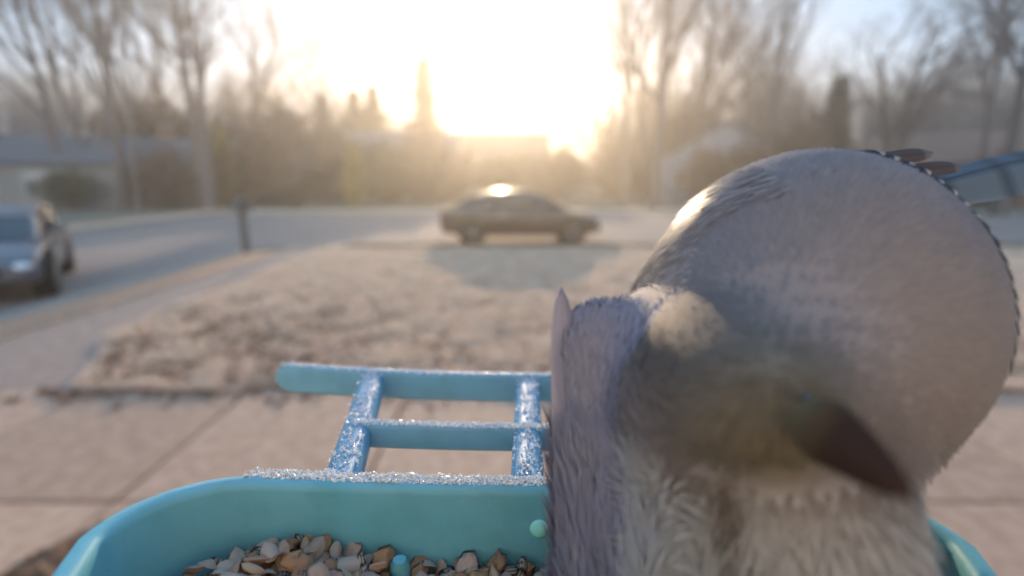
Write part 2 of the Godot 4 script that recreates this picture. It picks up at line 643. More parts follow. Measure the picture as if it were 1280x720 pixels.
# ------------------------------------------------------------------ trees
func grow(s: Shape, fine: Shape, rng: RandomNumberGenerator, from: Vector3, dir: Vector3, length: float, r: float, level: int, most: int, col: Color, up: float, kids: Array, spread: float) -> void:
	var steps := 6 if level == 0 else (4 if level < 3 else 2)
	var path := [from]
	var radii := [r * (1.35 if level == 0 else 1.0)]
	var d := dir
	var p := from
	var end := 0.35 if level < most else 0.6
	for k in steps:
		var wob := 0.10 if level == 0 else 0.22
		d = (d + Vector3(rng.randf_range(-wob, wob), rng.randf_range(-wob, wob) * 0.6 + up * 0.10, rng.randf_range(-wob, wob))).normalized()
		p += d * length / steps
		path.append(p)
		radii.append(maxf(r * lerpf(1.0, end, float(k + 1) / steps), 0.006))
	var into := s if level == 0 else fine
	into.tube(path, radii, [9, 6, 4, 3, 3, 3][level], col, col, false)
	if level >= most:
		return
	var count: int = kids[level]
	for k in count:
		var q := lerpf(0.34 if level == 0 else 0.22, 1.0, (k + rng.randf_range(0.1, 0.9)) / count)
		var at := q * steps
		var i := mini(int(at), steps - 1)
		var start: Vector3 = path[i].lerp(path[i + 1], at - i)
		var along: Vector3 = (path[i + 1] - path[i]).normalized()
		var side := along.cross(Vector3(rng.randf_range(-1, 1), rng.randf_range(-1, 1), rng.randf_range(-1, 1))).normalized()
		var lean := spread * rng.randf_range(0.65, 1.25)
		var nd := (along * cos(lean) + side * sin(lean)).normalized()
		var rr: float = radii[i] * rng.randf_range(0.42, 0.66)
		grow(s, fine, rng, start, nd, length * rng.randf_range(0.42, 0.68) * lerpf(1.0, 0.72, q * 0.6), rr, level + 1, most, col, up, kids, spread)


func bare_tree(seed_: int, height: float, r: float, lean: Vector3, kids: Array, spread: float, up: float, col: Color, forks := 1) -> Node3D:
	var rng := RandomNumberGenerator.new()
	rng.seed = seed_
	var trunk := Shape.new()
	var crown := Shape.new()
	for f in forks:
		var d := (Vector3.UP + lean + Vector3(rng.randf_range(-0.3, 0.3), 0, rng.randf_range(-0.2, 0.2)) * (1.0 if forks > 1 else 0.15)).normalized()
		grow(trunk, crown, rng, Vector3(0, -0.1, 0), d, height * (1.0 if f == 0 else 0.85) * 0.8, r / sqrt(forks), 0, kids.size(), col, up, kids, spread)
	var o := Node3D.new()
	o.set_meta("category", "tree")
	put("trunk", trunk, mats.bark, o)
	put("crown", crown, mats.twig, o, Vector3.ZERO, "stuff")
	return o


func conifer(seed_: int, height: float, width: float, col: Color) -> Node3D:
	var rng := RandomNumberGenerator.new()
	rng.seed = seed_
	var trunk := Shape.new()
	trunk.tube([Vector3(0, -0.1, 0), Vector3(0.03, height * 0.5, 0), Vector3(0, height, 0)], [height * 0.02, height * 0.012, 0.01], 8, lin(0.10, 0.075, 0.06))
	var crown := Shape.new()
	var levels := int(height * 4.2)
	for k in levels:
		var q := float(k) / levels
		var y := height * lerpf(0.07, 0.99, q)
		var reach := width * pow(1.0 - q, 1.15) * rng.randf_range(0.55, 1.3) + 0.05
		for j in 9:
			var a := TAU * j / 9 + rng.randf_range(-0.4, 0.4) + k * 0.7
			var rr := reach * rng.randf_range(0.6, 1.1)
			var out := Vector3(cos(a), 0, sin(a))
			for i in 12:
				var e := (i + rng.randf()) / 12.0
				var p := Vector3(0, y, 0) + out * rr * e + Vector3(0, -0.30 * rr * e * e + rng.randf_range(-0.1, 0.1), 0) + Vector3(-out.z, 0, out.x) * rng.randf_range(-0.35, 0.35) * rr * (0.3 + 0.7 * e) * 0.6
				var tip := p + (out + Vector3(rng.randf_range(-0.8, 0.8), rng.randf_range(-0.7, 0.3), rng.randf_range(-0.8, 0.8))).normalized() * rng.randf_range(0.22, 0.5)
				var side := (tip - p).cross(Vector3(rng.randf_range(-1, 1), 1.0, rng.randf_range(-1, 1))).normalized() * rng.randf_range(0.04, 0.09)
				var tone := rng.randf_range(0.6, 1.3)
				crown.blade(p, tip, side, (out + Vector3.UP * 0.8).normalized(), col * tone, col * tone * 1.15)
	var o := Node3D.new()
	o.set_meta("category", "tree")
	put("trunk", trunk, mats.bark, o)
	put("crown", crown, mats.needle, o, Vector3.ZERO, "stuff")
	return o


func bush(seed_: int, r: Vector3, col: Color, leaves: int) -> Node3D:
	var rng := RandomNumberGenerator.new()
	rng.seed = seed_
	var stems := Shape.new()
	var crown := Shape.new()
	var lumps := []
	for k in 9:
		var a := rng.randf() * TAU
		lumps.append(Vector3(cos(a) * rng.randf_range(0.1, 0.6), rng.randf_range(0.5, 1.35), sin(a) * rng.randf_range(0.1, 0.6)))
	for l in lumps:
		stems.tube([Vector3(0, -0.05, 0), Vector3(l.x * 0.4, l.y * 0.5, l.z * 0.4) * r, l * r], [0.06, 0.04, 0.015], 5, lin(0.12, 0.085, 0.06))
	for k in leaves:
		var l: Vector3 = lumps[rng.randi() % lumps.size()]
		var d := Vector3(rng.randfn(), rng.randfn(), rng.randfn()) * 0.24
		var p := (l + d) * r
		p.y = maxf(p.y, 0.05)
		var out := (d + Vector3(0, 0.1, 0)).normalized()
		var tip := p + (out + Vector3(rng.randf_range(-0.8, 0.8), rng.randf_range(-0.5, 0.9), rng.randf_range(-0.8, 0.8))).normalized() * rng.randf_range(0.15, 0.42)
		var side := (tip - p).cross(Vector3(rng.randf_range(-1, 1), 0.8, rng.randf_range(-1, 1))).normalized() * rng.randf_range(0.03, 0.08)
		var tone := rng.randf_range(0.55, 1.35)
		crown.blade(p, tip, side, out, col * tone, col * tone)
	var o := Node3D.new()
	o.set_meta("category", "bush")
	put("stem", stems, mats.bark, o)
	put("foliage", crown, mats.leaf, o, Vector3.ZERO, "stuff")
	return o


func plant(proto: Node3D, called: String, at: Vector3, turn: float, size: float, label: String, group := "") -> Node3D:
	var o := copy(proto, called, at, turn, size, label, group)
	if called == "evergreen_tree":
		o.scale = Vector3(size * 1.7, size, size * 1.7)
	return o


func _trees() -> void:
	var grey := lin(0.13, 0.105, 0.10)
	var a := bare_tree(101, 17, 0.26, Vector3(0.10, 0, 0.02), [7, 6, 6, 5], 0.55, 0.9, grey)
	var b := bare_tree(202, 16, 0.30, Vector3(0.14, 0, 0), [6, 6, 6, 5], 0.50, 1.0, grey * 1.1, 2)
	var c := bare_tree(303, 19, 0.34, Vector3(-0.03, 0, 0), [8, 6, 6, 5], 0.62, 0.8, grey * 0.95)
	var d := bare_tree(404, 13, 0.17, Vector3(0.05, 0, 0), [7, 6, 5, 4], 0.5, 1.1, grey * 1.2)
	var e := bare_tree(505, 15, 0.40, Vector3(0.02, 0, 0.05), [6, 7, 6, 5], 0.85, 0.5, grey * 0.9, 2)
	var row := "bare trees across the street"
	# left of the glow
	plant(b, "bare_tree", Vector3(-30.5, 0, -31), 0.3, 0.95, "bare grey tree standing at the far left edge beyond the side street", row)
	plant(a, "bare_tree", Vector3(-26.8, 0, -31), 2.1, 1.0, "bare leaning tree second from the far left, before the low pale house", row)
	plant(b, "bare_tree", Vector3(-25.8, 0, -33), 5.9, 1.1, "forked bare tree spreading over the left house roof", row)
	plant(a, "bare_tree", Vector3(-23.2, 0, -31), 0.2, 1.05, "bare tree leaning right in the middle of the left group", row)
	plant(d, "bare_tree", Vector3(-21.6, 0, -30), 1.0, 1.15, "slender bare tree between two thicker trunks on the left", row)
	plant(c, "bare_tree", Vector3(-18.4, 0, -31), 4.4, 0.95, "bare tree beside the lit window on the left", row)
	plant(a, "bare_tree", Vector3(-17.4, 0, -30), 0.0, 1.0, "bare tree at the right end of the left group, nearest the glow", row)
	# right of the glow
	plant(c, "bare_tree", Vector3(8.6, 0, -31), 1.2, 1.05, "tall bare tree just right of the sun glow, behind the sedan's bonnet", row)
	plant(d, "bare_tree", Vector3(7.6, 0, -35), 3.3, 1.35, "thin bare tree close behind the tall one right of the glow", row)
	plant(a, "bare_tree", Vector3(13.4, 0, -38), 2.6, 0.95, "bare tree left of the grey-blue gabled house", row)
	plant(d, "bare_tree", Vector3(16.0, 0, -34), 5.0, 1.1, "slender bare tree before the grey-blue gabled house", row)
	plant(b, "bare_tree", Vector3(20.0, 0, -44), 2.2, 0.8, "bare tree behind the reddish brown bush mound", row)
	plant(e, "bare_tree", Vector3(22.4, 0, -30.5), 0.9, 0.86, "Y-shaped bare tree rising above the top of the bird", row)
	plant(c, "bare_tree", Vector3(24.0, 0, -25.5), 3.7, 0.85, "large bare tree at the right edge above the bird's tail", row)
	plant(e, "bare_tree", Vector3(22.5, 0, -17.5), 2.4, 0.95, "near bare tree off the right edge reaching a thick bough into view", row)
	plant(a, "bare_tree", Vector3(29.5, 0, -33), 1.4, 0.9, "bare tree behind the brown-roofed house on the right", row)
	plant(c, "bare_tree", Vector3(10.8, 0, -45), 2.9, 0.95, "hazy bare tree behind and right of the tall trunk beside the glow", row)
	plant(b, "bare_tree", Vector3(13.8, 0, -47), 0.7, 1.05, "hazy forked tree over the thicket behind the gabled house", row)
	plant(a, "bare_tree", Vector3(17.6, 0, -50), 4.0, 1.05, "hazy bare tree directly above the gabled house roof", row)
	plant(c, "bare_tree", Vector3(22.5, 0, -52), 5.3, 0.9, "hazy bare tree between the brown mound and the dark evergreen", row)
	plant(a, "bare_tree", Vector3(-22.0, 0, -46), 3.4, 0.95, "hazy bare tree behind the left house roof's right half", row)
	plant(c, "bare_tree", Vector3(-30.0, 0, -46), 1.1, 0.9, "hazy bare tree behind the left house roof's left half", row)
	plant(d, "bare_tree", Vector3(-17.0, 0, -47), 0.5, 1.0, "small hazy tree left of the skyline evergreens", row)
	# evergreens
	var spruce := conifer(11, 11.0, 1.9, lin(0.05, 0.06, 0.035))
	plant(spruce, "evergreen_tree", Vector3(-9.2, 0, -57), 0.0, 1.28, "tall narrow evergreen spire in front of the white sun glow", "evergreens on the skyline")
	plant(spruce, "evergreen_tree", Vector3(-17.0, 0, -58), 1.7, 1.0, "evergreen tip left of the spire on the skyline, third from the spire", "evergreens on the skyline")
	plant(spruce, "evergreen_tree", Vector3(-19.8, 0, -56), 2.9, 0.94, "leftmost small evergreen at the left edge of the glow", "evergreens on the skyline")
	plant(spruce, "evergreen_tree", Vector3(-14.4, 0, -56), 4.1, 1.02, "evergreen next to the left of the tall spire", "evergreens on the skyline")
	plant(spruce, "evergreen_tree", Vector3(24.8, 0, -41), 0.6, 0.85, "dark evergreen right of the brown bush mound, above the bird", "evergreens on the skyline")
	# bushes and hedges
	var brown := bush(21, Vector3(2.6, 2.0, 2.0), lin(0.14, 0.09, 0.065), 2600)
	var drab := bush(22, Vector3(2.2, 1.6, 1.7), lin(0.13, 0.11, 0.06), 2200)
	var gold := bush(23, Vector3(0.9, 2.2, 0.9), lin(0.34, 0.25, 0.07), 1500)
	var hedge := "bushes across the street"
	plant(brown, "bush", Vector3(-16.6, 0, -33), 0.4, 1.35, "tall brown bush clump under the left trees", hedge)
	plant(brown, "bush", Vector3(-20.6, 0, -31.5), 1.9, 1.05, "brown bush between the third and fourth left trunks", hedge)
	plant(brown, "bush", Vector3(-24.0, 0, -39.5), 3.9, 2.1, "tall brown thicket rising behind the left house roof", hedge)
	plant(brown, "bush", Vector3(-31.0, 0, -42.0), 5.1, 1.9, "tall brown thicket behind the far left end of the house", hedge)
	plant(brown, "bush", Vector3(-18.5, 0, -40.5), 0.9, 2.0, "tall brown thicket left of the lavender-grey house", hedge)
	plant(brown, "bush", Vector3(-13.5, 0, -52.0), 2.5, 2.1, "hazy thicket behind the lavender-grey house roof", hedge)
	plant(drab, "bush", Vector3(-7.5, 0, -52.0), 1.5, 2.0, "hazy thicket at the foot of the evergreen spire", hedge)
	plant(brown, "bush", Vector3(13.0, 0, -48.0), 5.7, 2.2, "hazy thicket behind the grey-blue gabled house", hedge)
	plant(brown, "bush", Vector3(24.5, 0, -46.0), 4.7, 2.0, "brown thicket behind the Y-shaped tree", hedge)
	plant(drab, "bush", Vector3(-30.5, 0, -29.5), 0.8, 1.0, "dark green bush at the far left beside the pale wall", hedge)
	plant(drab, "bush", Vector3(-25.0, 0, -29.5), 2.7, 0.8, "low drab bush before the left house wall", hedge)
	plant(gold, "bush", Vector3(-18.0, 0, -32.2), 0.0, 1.2, "yellow-leaved narrow bush at the right end of the left trees", hedge)
	plant(gold, "bush", Vector3(-9.3, 0, -31), 1.0, 0.9, "yellowish narrow bush left of the sedan across the street", hedge)
	plant(drab, "bush", Vector3(-13.0, 0, -31.0), 3.1, 0.62, "low blue-green bush beside the mailbox line across the street", hedge)
	plant(brown, "bush", Vector3(17.0, 0, -33), 0.2, 1.45, "large reddish brown bush mound right of the glow", hedge)
	plant(brown, "bush", Vector3(13.6, 0, -34), 2.2, 1.05, "smaller brown bush at the left foot of the reddish mound", hedge)
	plant(brown, "bush", Vector3(-12.8, 0, -38.5), 1.3, 0.95, "hazy brown bush before the lavender-grey house's left half", hedge)
	plant(drab, "bush", Vector3(-8.6, 0, -38.0), 2.4, 1.1, "hazy drab bush before the lavender-grey house's door", hedge)
	plant(brown, "bush", Vector3(-5.2, 0, -37.0), 4.6, 0.95, "hazy brown bush above the sedan's boot", hedge)
	plant(drab, "bush", Vector3(-1.4, 0, -39.0), 5.5, 1.1, "hazy drab bush above the sedan's rear window", hedge)
	plant(brown, "bush", Vector3(2.8, 0, -38.0), 0.4, 1.0, "hazy brown bush above the sedan's bonnet", hedge)
	plant(brown, "bush", Vector3(-14.0, 0, -40.4), 5.0, 1.5, "tall hazy thicket covering the lavender-grey house's left roof end", hedge)
	plant(drab, "bush", Vector3(-9.8, 0, -40.2), 0.9, 1.6, "tall hazy thicket in the middle of the lavender-grey roof", hedge)
	plant(brown, "bush", Vector3(-5.8, 0, -41.0), 2.2, 1.6, "tall hazy thicket covering the lavender-grey house's right roof end", hedge)
	plant(drab, "bush", Vector3(15.4, 0, -35.5), 4.4, 1.3, "drab thicket against the grey-blue gable wall", hedge)
	plant(drab, "bush", Vector3(4.8, 0, -46), 1.1, 1.5, "hazy rounded bush under the brightest glow", hedge)
	plant(brown, "bush", Vector3(9.3, 0, -44), 2.0, 1.35, "hazy brown bush behind the tall bare trunk", hedge)
	plant(drab, "bush", Vector3(0.8, 0, -48), 4.0, 1.35, "hazy bush behind the sedan's roof", hedge)
	plant(brown, "bush", Vector3(29.5, 0, -31), 0.7, 1.0, "brown bush before the brown-roofed house", hedge)
	plant(drab, "bush", Vector3(-5.6, 0, -44), 5.2, 1.0, "hazy bush beside the lavender house's right corner", hedge)

	# the wood on the skyline reads as one mass
	var far := bare_tree(606, 12, 0.22, Vector3.ZERO, [7, 6, 5], 0.6, 0.8, grey)
	var places := []
	var tints := PackedColorArray()
	var rng := RandomNumberGenerator.new()
	rng.seed = 77
	for k in 300:
		var x := rng.randf_range(-120, 130)
		var z := rng.randf_range(-66, -115)
		var mid := clampf((absf(x + 2.0) - 10.0) / 22.0, 0.0, 1.0)
		var size := rng.randf_range(0.75, 1.15) * lerpf(0.72, 1.15, mid) * lerpf(0.95, 1.35, (-z - 66) / 49.0)
		places.append(Transform3D(Basis(Vector3.UP, rng.randf() * TAU).scaled(Vector3.ONE * size), Vector3(x, 0, z)))
		tints.append(Color.WHITE.darkened(rng.randf() * 0.2))
	for k in 110:
		var right := rng.randf() < 0.62
		var x := rng.randf_range(9, 70) if right else rng.randf_range(-70, -15)
		places.append(Transform3D(Basis(Vector3.UP, rng.randf() * TAU).scaled(Vector3.ONE * rng.randf_range(0.6, 1.1)), Vector3(x, 0, rng.randf_range(-50, -66))))
		tints.append(Color.WHITE.darkened(rng.randf() * 0.2))
	var wood := Node3D.new()
	wood.name = "distant_wood"
	add_child(wood)
	tag(wood, "hazy mass of far bare trees along the skyline", "wood", "", "stuff")
	scatter("trunk", far.get_child(0).mesh, mats.bark, places, tints, wood)
	scatter("crown", far.get_child(1).mesh, mats.twig, places, tints, wood)
	var under := bush(24, Vector3(4.0, 1.7, 2.4), lin(0.12, 0.095, 0.065), 1300)
	places = []
	tints = PackedColorArray()
	for k in 170:
		var x := -130.0 + 260.0 * k / 169.0 + rng.randf_range(-2, 2)
		places.append(Transform3D(Basis(Vector3.UP, rng.randf() * TAU).scaled(Vector3.ONE * rng.randf_range(0.9, 1.5) * (1.0 if absf(x + 2.0) < 12.0 else 1.5)), Vector3(x, 0, rng.randf_range(-58, -80))))
		tints.append(Color.WHITE.darkened(rng.randf() * 0.3))
	scatter("undergrowth", under.get_child(1).mesh, mats.leaf, places, tints, wood)
	for p in [a, b, c, d, e, far, spruce, brown, drab, gold, under]:
		p.free()


# ------------------------------------------------------------------ cars, mailbox
func car(called: String, label: String, at: Vector3, turn: float, body_secs: Array, cabin: Array, paint: Color, wheel_x: Array, plate_front: bool) -> Node3D:
	# built with its front towards +x; body_secs: [x, bottom, top, half width]; cabin: [x, base, top, half width at base, half width at top]
	var o := thing(called, label, "car", at, turn)
	var b := Shape.new()
	var rows := []
	for s in body_secs:
		var row := PackedVector3Array()
		var yb: float = s[1]
		var yt: float = s[2]
		var w: float = s[3]
		var h := yt - yb
		for q in [[0.0, 0.0], [0.8, 0.0], [0.95, 0.06], [0.99, 0.28], [1.0, 0.55], [0.985, 0.78], [0.93, 0.93], [0.80, 1.0], [0.4, 1.02], [0.0, 1.03]]:
			row.append(Vector3(s[0], yb + q[1] * h, q[0] * w))
		for q in [[0.4, 1.02], [0.80, 1.0], [0.93, 0.93], [0.985, 0.78], [1.0, 0.55], [0.99, 0.28], [0.95, 0.06], [0.8, 0.0]]:
			row.append(Vector3(s[0], yb + q[1] * h, -q[0] * w))
		rows.append(row)
	b.sheet(rows, true, paint)
	for end in [0, rows.size() - 1]:
		var mid := Vector3.ZERO
		for p in rows[end]:
			mid += p / rows[end].size()
		for j in rows[end].size():
			b.flat(mid, rows[end][j], rows[end][(j + 1) % rows[end].size()], paint, Vector3(0, 0.6, 0))
	var body := put("body", b, mats.car_paint, o)
	var g := Shape.new()
	rows = []
	for s in cabin:
		var row := PackedVector3Array()
		for q in [[0.0, 0.0], [1.0, 0.0], [0.5, 0.5], [0.0, 0.93], [0.0, 1.0]]:
			pass
		var h: float = s[2] - s[1]
		for side in [1.0, -1.0]:
			var pts := [Vector3(s[0], s[1], side * s[3]), Vector3(s[0], s[1] + h * 0.5, side * lerpf(s[3], s[4], 0.42)), Vector3(s[0], s[1] + h * 0.9, side * lerpf(s[3], s[4], 0.9)), Vector3(s[0], s[2], side * s[4] * 0.86), Vector3(s[0], s[2] + 0.012, side * s[4] * 0.4)]
			if side < 0:
				pts.reverse()
			for p in pts:
				row.append(p)
		rows.append(row)
	g.sheet(rows, true, Color.WHITE)
	put("windows_glass", g, mats.window, o)
	# roof skin and pillars, proud of the glass
	var r := Shape.new()
	var roof_rows := []
	for k in range(1, cabin.size() - 1):
		var s: Array = cabin[k]
		if s[2] - s[1] < 0.30:
			continue
		var row := PackedVector3Array()
		for q in [[-1.0, -0.075], [-0.88, 0.012], [-0.5, 0.03], [0.0, 0.036], [0.5, 0.03], [0.88, 0.012], [1.0, -0.075]]:
			row.append(Vector3(s[0], s[2] + q[1], q[0] * (s[4] + 0.025)))
		roof_rows.append(row)
	r.sheet(roof_rows, false, paint, true)
	put("roof", r, mats.car_paint, o)
	for side in [-1.0, 1.0]:
		var pl := Shape.new()
		var line := []
		for s in cabin:
			line.append(Vector3(s[0], s[2] - 0.02, side * (lerpf(s[3], s[4], 0.97) + 0.006)))
		var rad := []
		for k in line.size():
			rad.append(0.038)
		pl.tube(line, rad, 6, paint)
		for k in range(2, cabin.size() - 2):
			var s: Array = cabin[k]
			pl.tube([Vector3(s[0], s[1], side * (s[3] + 0.004)), Vector3(s[0], s[1] + (s[2] - s[1]) * 0.5, side * (lerpf(s[3], s[4], 0.42) + 0.01)), Vector3(s[0], s[2] - 0.04, side * (lerpf(s[3], s[4], 0.9) + 0.004))], [0.03, 0.03, 0.03], 6, paint * 0.6)
		put("pillar", pl, mats.car_paint, o)
		# mirror, door handles and belt trim
		var fr: Array = cabin[cabin.size() - 2]
		var mi := Shape.new()
		mi.ball(Vector3(fr[0] - 0.12, fr[1] + 0.10, side * (fr[3] + 0.14)), Vector3(0.09, 0.075, 0.12), paint, 8, 10)
		put("mirror", mi, mats.car_paint, o)
		var tr := Shape.new()
		var belt := []
		var br := []
		for s in cabin:
			belt.append(Vector3(s[0], s[1] + 0.01, side * (s[3] + 0.012)))
			br.append(0.014)
		tr.tube(belt, br, 6, lin(0.6, 0.6, 0.6))
		put("window_trim", tr, mats.chrome, o)
		for x in [-0.55, 0.45]:
			var dh := Shape.new()
			dh.box(Vector3(x, cabin[1][1] - 0.13, side * (body_secs[4][3] + 0.012)), Vector3(0.19, 0.035, 0.04), lin(0.6, 0.6, 0.6), 0.012)
			put("door_handle", dh, mats.chrome, o)
		# lamps
		var n := body_secs.size()
		var hl := Shape.new()
		hl.ball(Vector3(body_secs[n - 2][0] - 0.10, body_secs[n - 2][2] - 0.10, side * body_secs[n - 2][3] * 0.82), Vector3(0.20, 0.085, 0.16), lin(0.75, 0.75, 0.75), 8, 12)
		put("headlight", hl, mats.lamp_glass, o)
		var tl := Shape.new()
		tl.box(Vector3(body_secs[1][0] + 0.03, body_secs[1][2] - 0.16, side * body_secs[1][3] * 0.84), Vector3(0.14, 0.18, 0.24), lin(0.30, 0.02, 0.02), 0.04)
		put("tail_light", tl, mats.lamp_glass, o)
	for x in wheel_x:
		for side in [-1.0, 1.0]:
			var z: float = side * (body_secs[4][3] - 0.10)
			var arch := Shape.new()
			arch.tube([Vector3(x, 0.36, side * (body_secs[4][3] - 0.25)), Vector3(x, 0.36, side * (body_secs[4][3] + 0.004))], [0.40, 0.40], 22, lin(0.015, 0.015, 0.015))
			put("wheel_arch", arch, mats.rubber, o)
			var ty := Shape.new()
			var wr := []
			for q in [[0.20, 0.10], [0.30, 0.11], [0.335, 0.09], [0.34, 0.0], [0.335, -0.09], [0.30, -0.11], [0.20, -0.10]]:
				var row := PackedVector3Array()
				for j in 22:
					var w := TAU * j / 22
					row.append(Vector3(x + cos(w) * q[0], 0.34 + sin(w) * q[0], z + side * 0.03 + q[1]))
				wr.append(row)
			ty.sheet(wr, true, lin(0.02, 0.02, 0.02), true)
			var wheel := put("wheel", ty, mats.rubber, o)
			var rim := Shape.new()
			var face: float = z + side * 0.13
			for j in 5:
				var w := TAU * j / 5
				rim.box(Vector3(x + cos(w) * 0.11, 0.34 + sin(w) * 0.11, face), Vector3(0.20, 0.05, 0.02), lin(0.55, 0.55, 0.55), 0.008, Basis(Vector3(0, 0, 1), w))
			rim.tube([Vector3(x, 0.34, face - 0.015), Vector3(x, 0.34, face + 0.015)], [0.06, 0.06], 14, lin(0.55, 0.55, 0.55))
			put("rim", rim, mats.chrome, wheel)
	var n2 := body_secs.size()
	var gr := Shape.new()
	gr.box(Vector3(body_secs[n2 - 1][0] - 0.01, body_secs[n2 - 1][1] + 0.12, 0), Vector3(0.07, 0.16, body_secs[n2 - 1][3] * 1.3), lin(0.015, 0.015, 0.015), 0.02)
	put("grille", gr, mats.rubber, o)
	var plate := Shape.new()
	plate.box(Vector3(body_secs[0][0] - 0.01 if not plate_front else body_secs[n2 - 1][0] + 0.04, 0.55 if plate_front else 0.68, 0), Vector3(0.03, 0.15, 0.32), lin(0.6, 0.6, 0.55), 0.008)
	put("number_plate", plate, mats.plastic, o)
	return o


func _street() -> void:
	var sedan := [[-2.33, 0.48, 0.80, 0.66], [-2.24, 0.32, 0.98, 0.82], [-1.7, 0.25, 1.02, 0.89], [-0.8, 0.22, 0.98, 0.91], [0.5, 0.22, 0.96, 0.91], [1.25, 0.24, 0.92, 0.89], [1.95, 0.27, 0.80, 0.85], [2.22, 0.33, 0.68, 0.76], [2.31, 0.42, 0.60, 0.62]]
	var sedan_cabin := [[-1.95, 0.99, 1.0, 0.76, 0.70], [-1.35, 0.98, 1.32, 0.80, 0.60], [-0.75, 0.96, 1.46, 0.82, 0.60], [0.1, 0.95, 1.47, 0.82, 0.60], [0.62, 0.94, 1.34, 0.82, 0.62], [1.28, 0.92, 0.94, 0.78, 0.72]]
	car("parked_sedan", "dark sedan standing across the end of the lawn under the sun glow", Vector3(0.25, 0.004, -15.3), 0.06, sedan, sedan_cabin, lin(0.02, 0.013, 0.013), [-1.42, 1.42], false)
	var hatch := [[-2.05, 0.42, 0.80, 0.68], [-1.98, 0.30, 0.92, 0.82], [-1.6, 0.25, 0.95, 0.87], [-0.8, 0.22, 0.93, 0.89], [0.4, 0.22, 0.92, 0.89], [1.1, 0.24, 0.89, 0.87], [1.7, 0.27, 0.79, 0.83], [1.95, 0.33, 0.67, 0.74], [2.03, 0.40, 0.58, 0.60]]
	var hatch_cabin := [[-2.0, 0.92, 0.99, 0.74, 0.66], [-1.7, 0.92, 1.28, 0.79, 0.63], [-0.9, 0.91, 1.38, 0.81, 0.63], [0.0, 0.90, 1.37, 0.81, 0.63], [0.55, 0.89, 1.22, 0.81, 0.65], [1.15, 0.88, 0.9, 0.77, 0.72]]
	car("parked_hatchback", "dark grey hatchback parked on the side street, cut by the left edge", Vector3(-8.95, 0.004, -8.75), -0.95, hatch, hatch_cabin, lin(0.12, 0.12, 0.135), [-1.28, 1.28], true)

	var at := Vector3(-6.30, 0.08, -12.05)
	var mb := thing("mailbox", "dark mailbox on a square post at the street corner left of the lawn", "mailbox", at, 0.75)
	var post := Shape.new()
	post.box(Vector3(0, 0.52, 0), Vector3(0.14, 1.06, 0.14), lin(0.07, 0.075, 0.09), 0.01)
	put("post", post, mats.paint, mb)
	var bx := Shape.new()
	var rows := []
	for z in [-0.26, 0.26]:
		var row := PackedVector3Array()
		for k in 14:
			var a := PI * k / 13
			row.append(Vector3(cos(a) * 0.15, 1.16 + sin(a) * 0.15, z))
		row.append(Vector3(-0.15, 1.02, z))
		row.append(Vector3(0.15, 1.02, z))
		rows.append(row)
	bx.sheet(rows, true, lin(0.05, 0.055, 0.07))
	for z in [-0.26, 0.26]:
		for j in 16:
			bx.flat(Vector3(0, 1.12, z), rows[0 if z < 0 else 1][j], rows[0 if z < 0 else 1][(j + 1) % 16], lin(0.05, 0.055, 0.07), Vector3(0, 1.1, 0))
	var box := put("box", bx, mats.plastic, mb)
	var fl := Shape.new()
	fl.box(Vector3(0.162, 1.16, 0.02), Vector3(0.012, 0.05, 0.16), lin(0.35, 0.04, 0.03), 0.004)
	put("flag", fl, mats.plastic, box)
	var dr := Shape.new()
	dr.box(Vector3(0, 1.12, -0.272), Vector3(0.18, 0.15, 0.012), lin(0.06, 0.065, 0.08), 0.005)
	put("door", dr, mats.plastic, box)


# ------------------------------------------------------------------ lawn
func lawn_edge(x: float) -> float:
	# how near the ragged front edge of the turf comes
	return -4.22 + 0.10 * sin(x * 1.7 + 0.5) + 0.05 * sin(x * 4.3)


func lawn_left(z: float) -> float:
	var curve := 1.05 * exp(-pow((z + 3.9) / 1.3, 2.0))
	return -4.72 + curve + (-z - 4.0) * -0.03 + 0.05 * sin(z * 2.1)


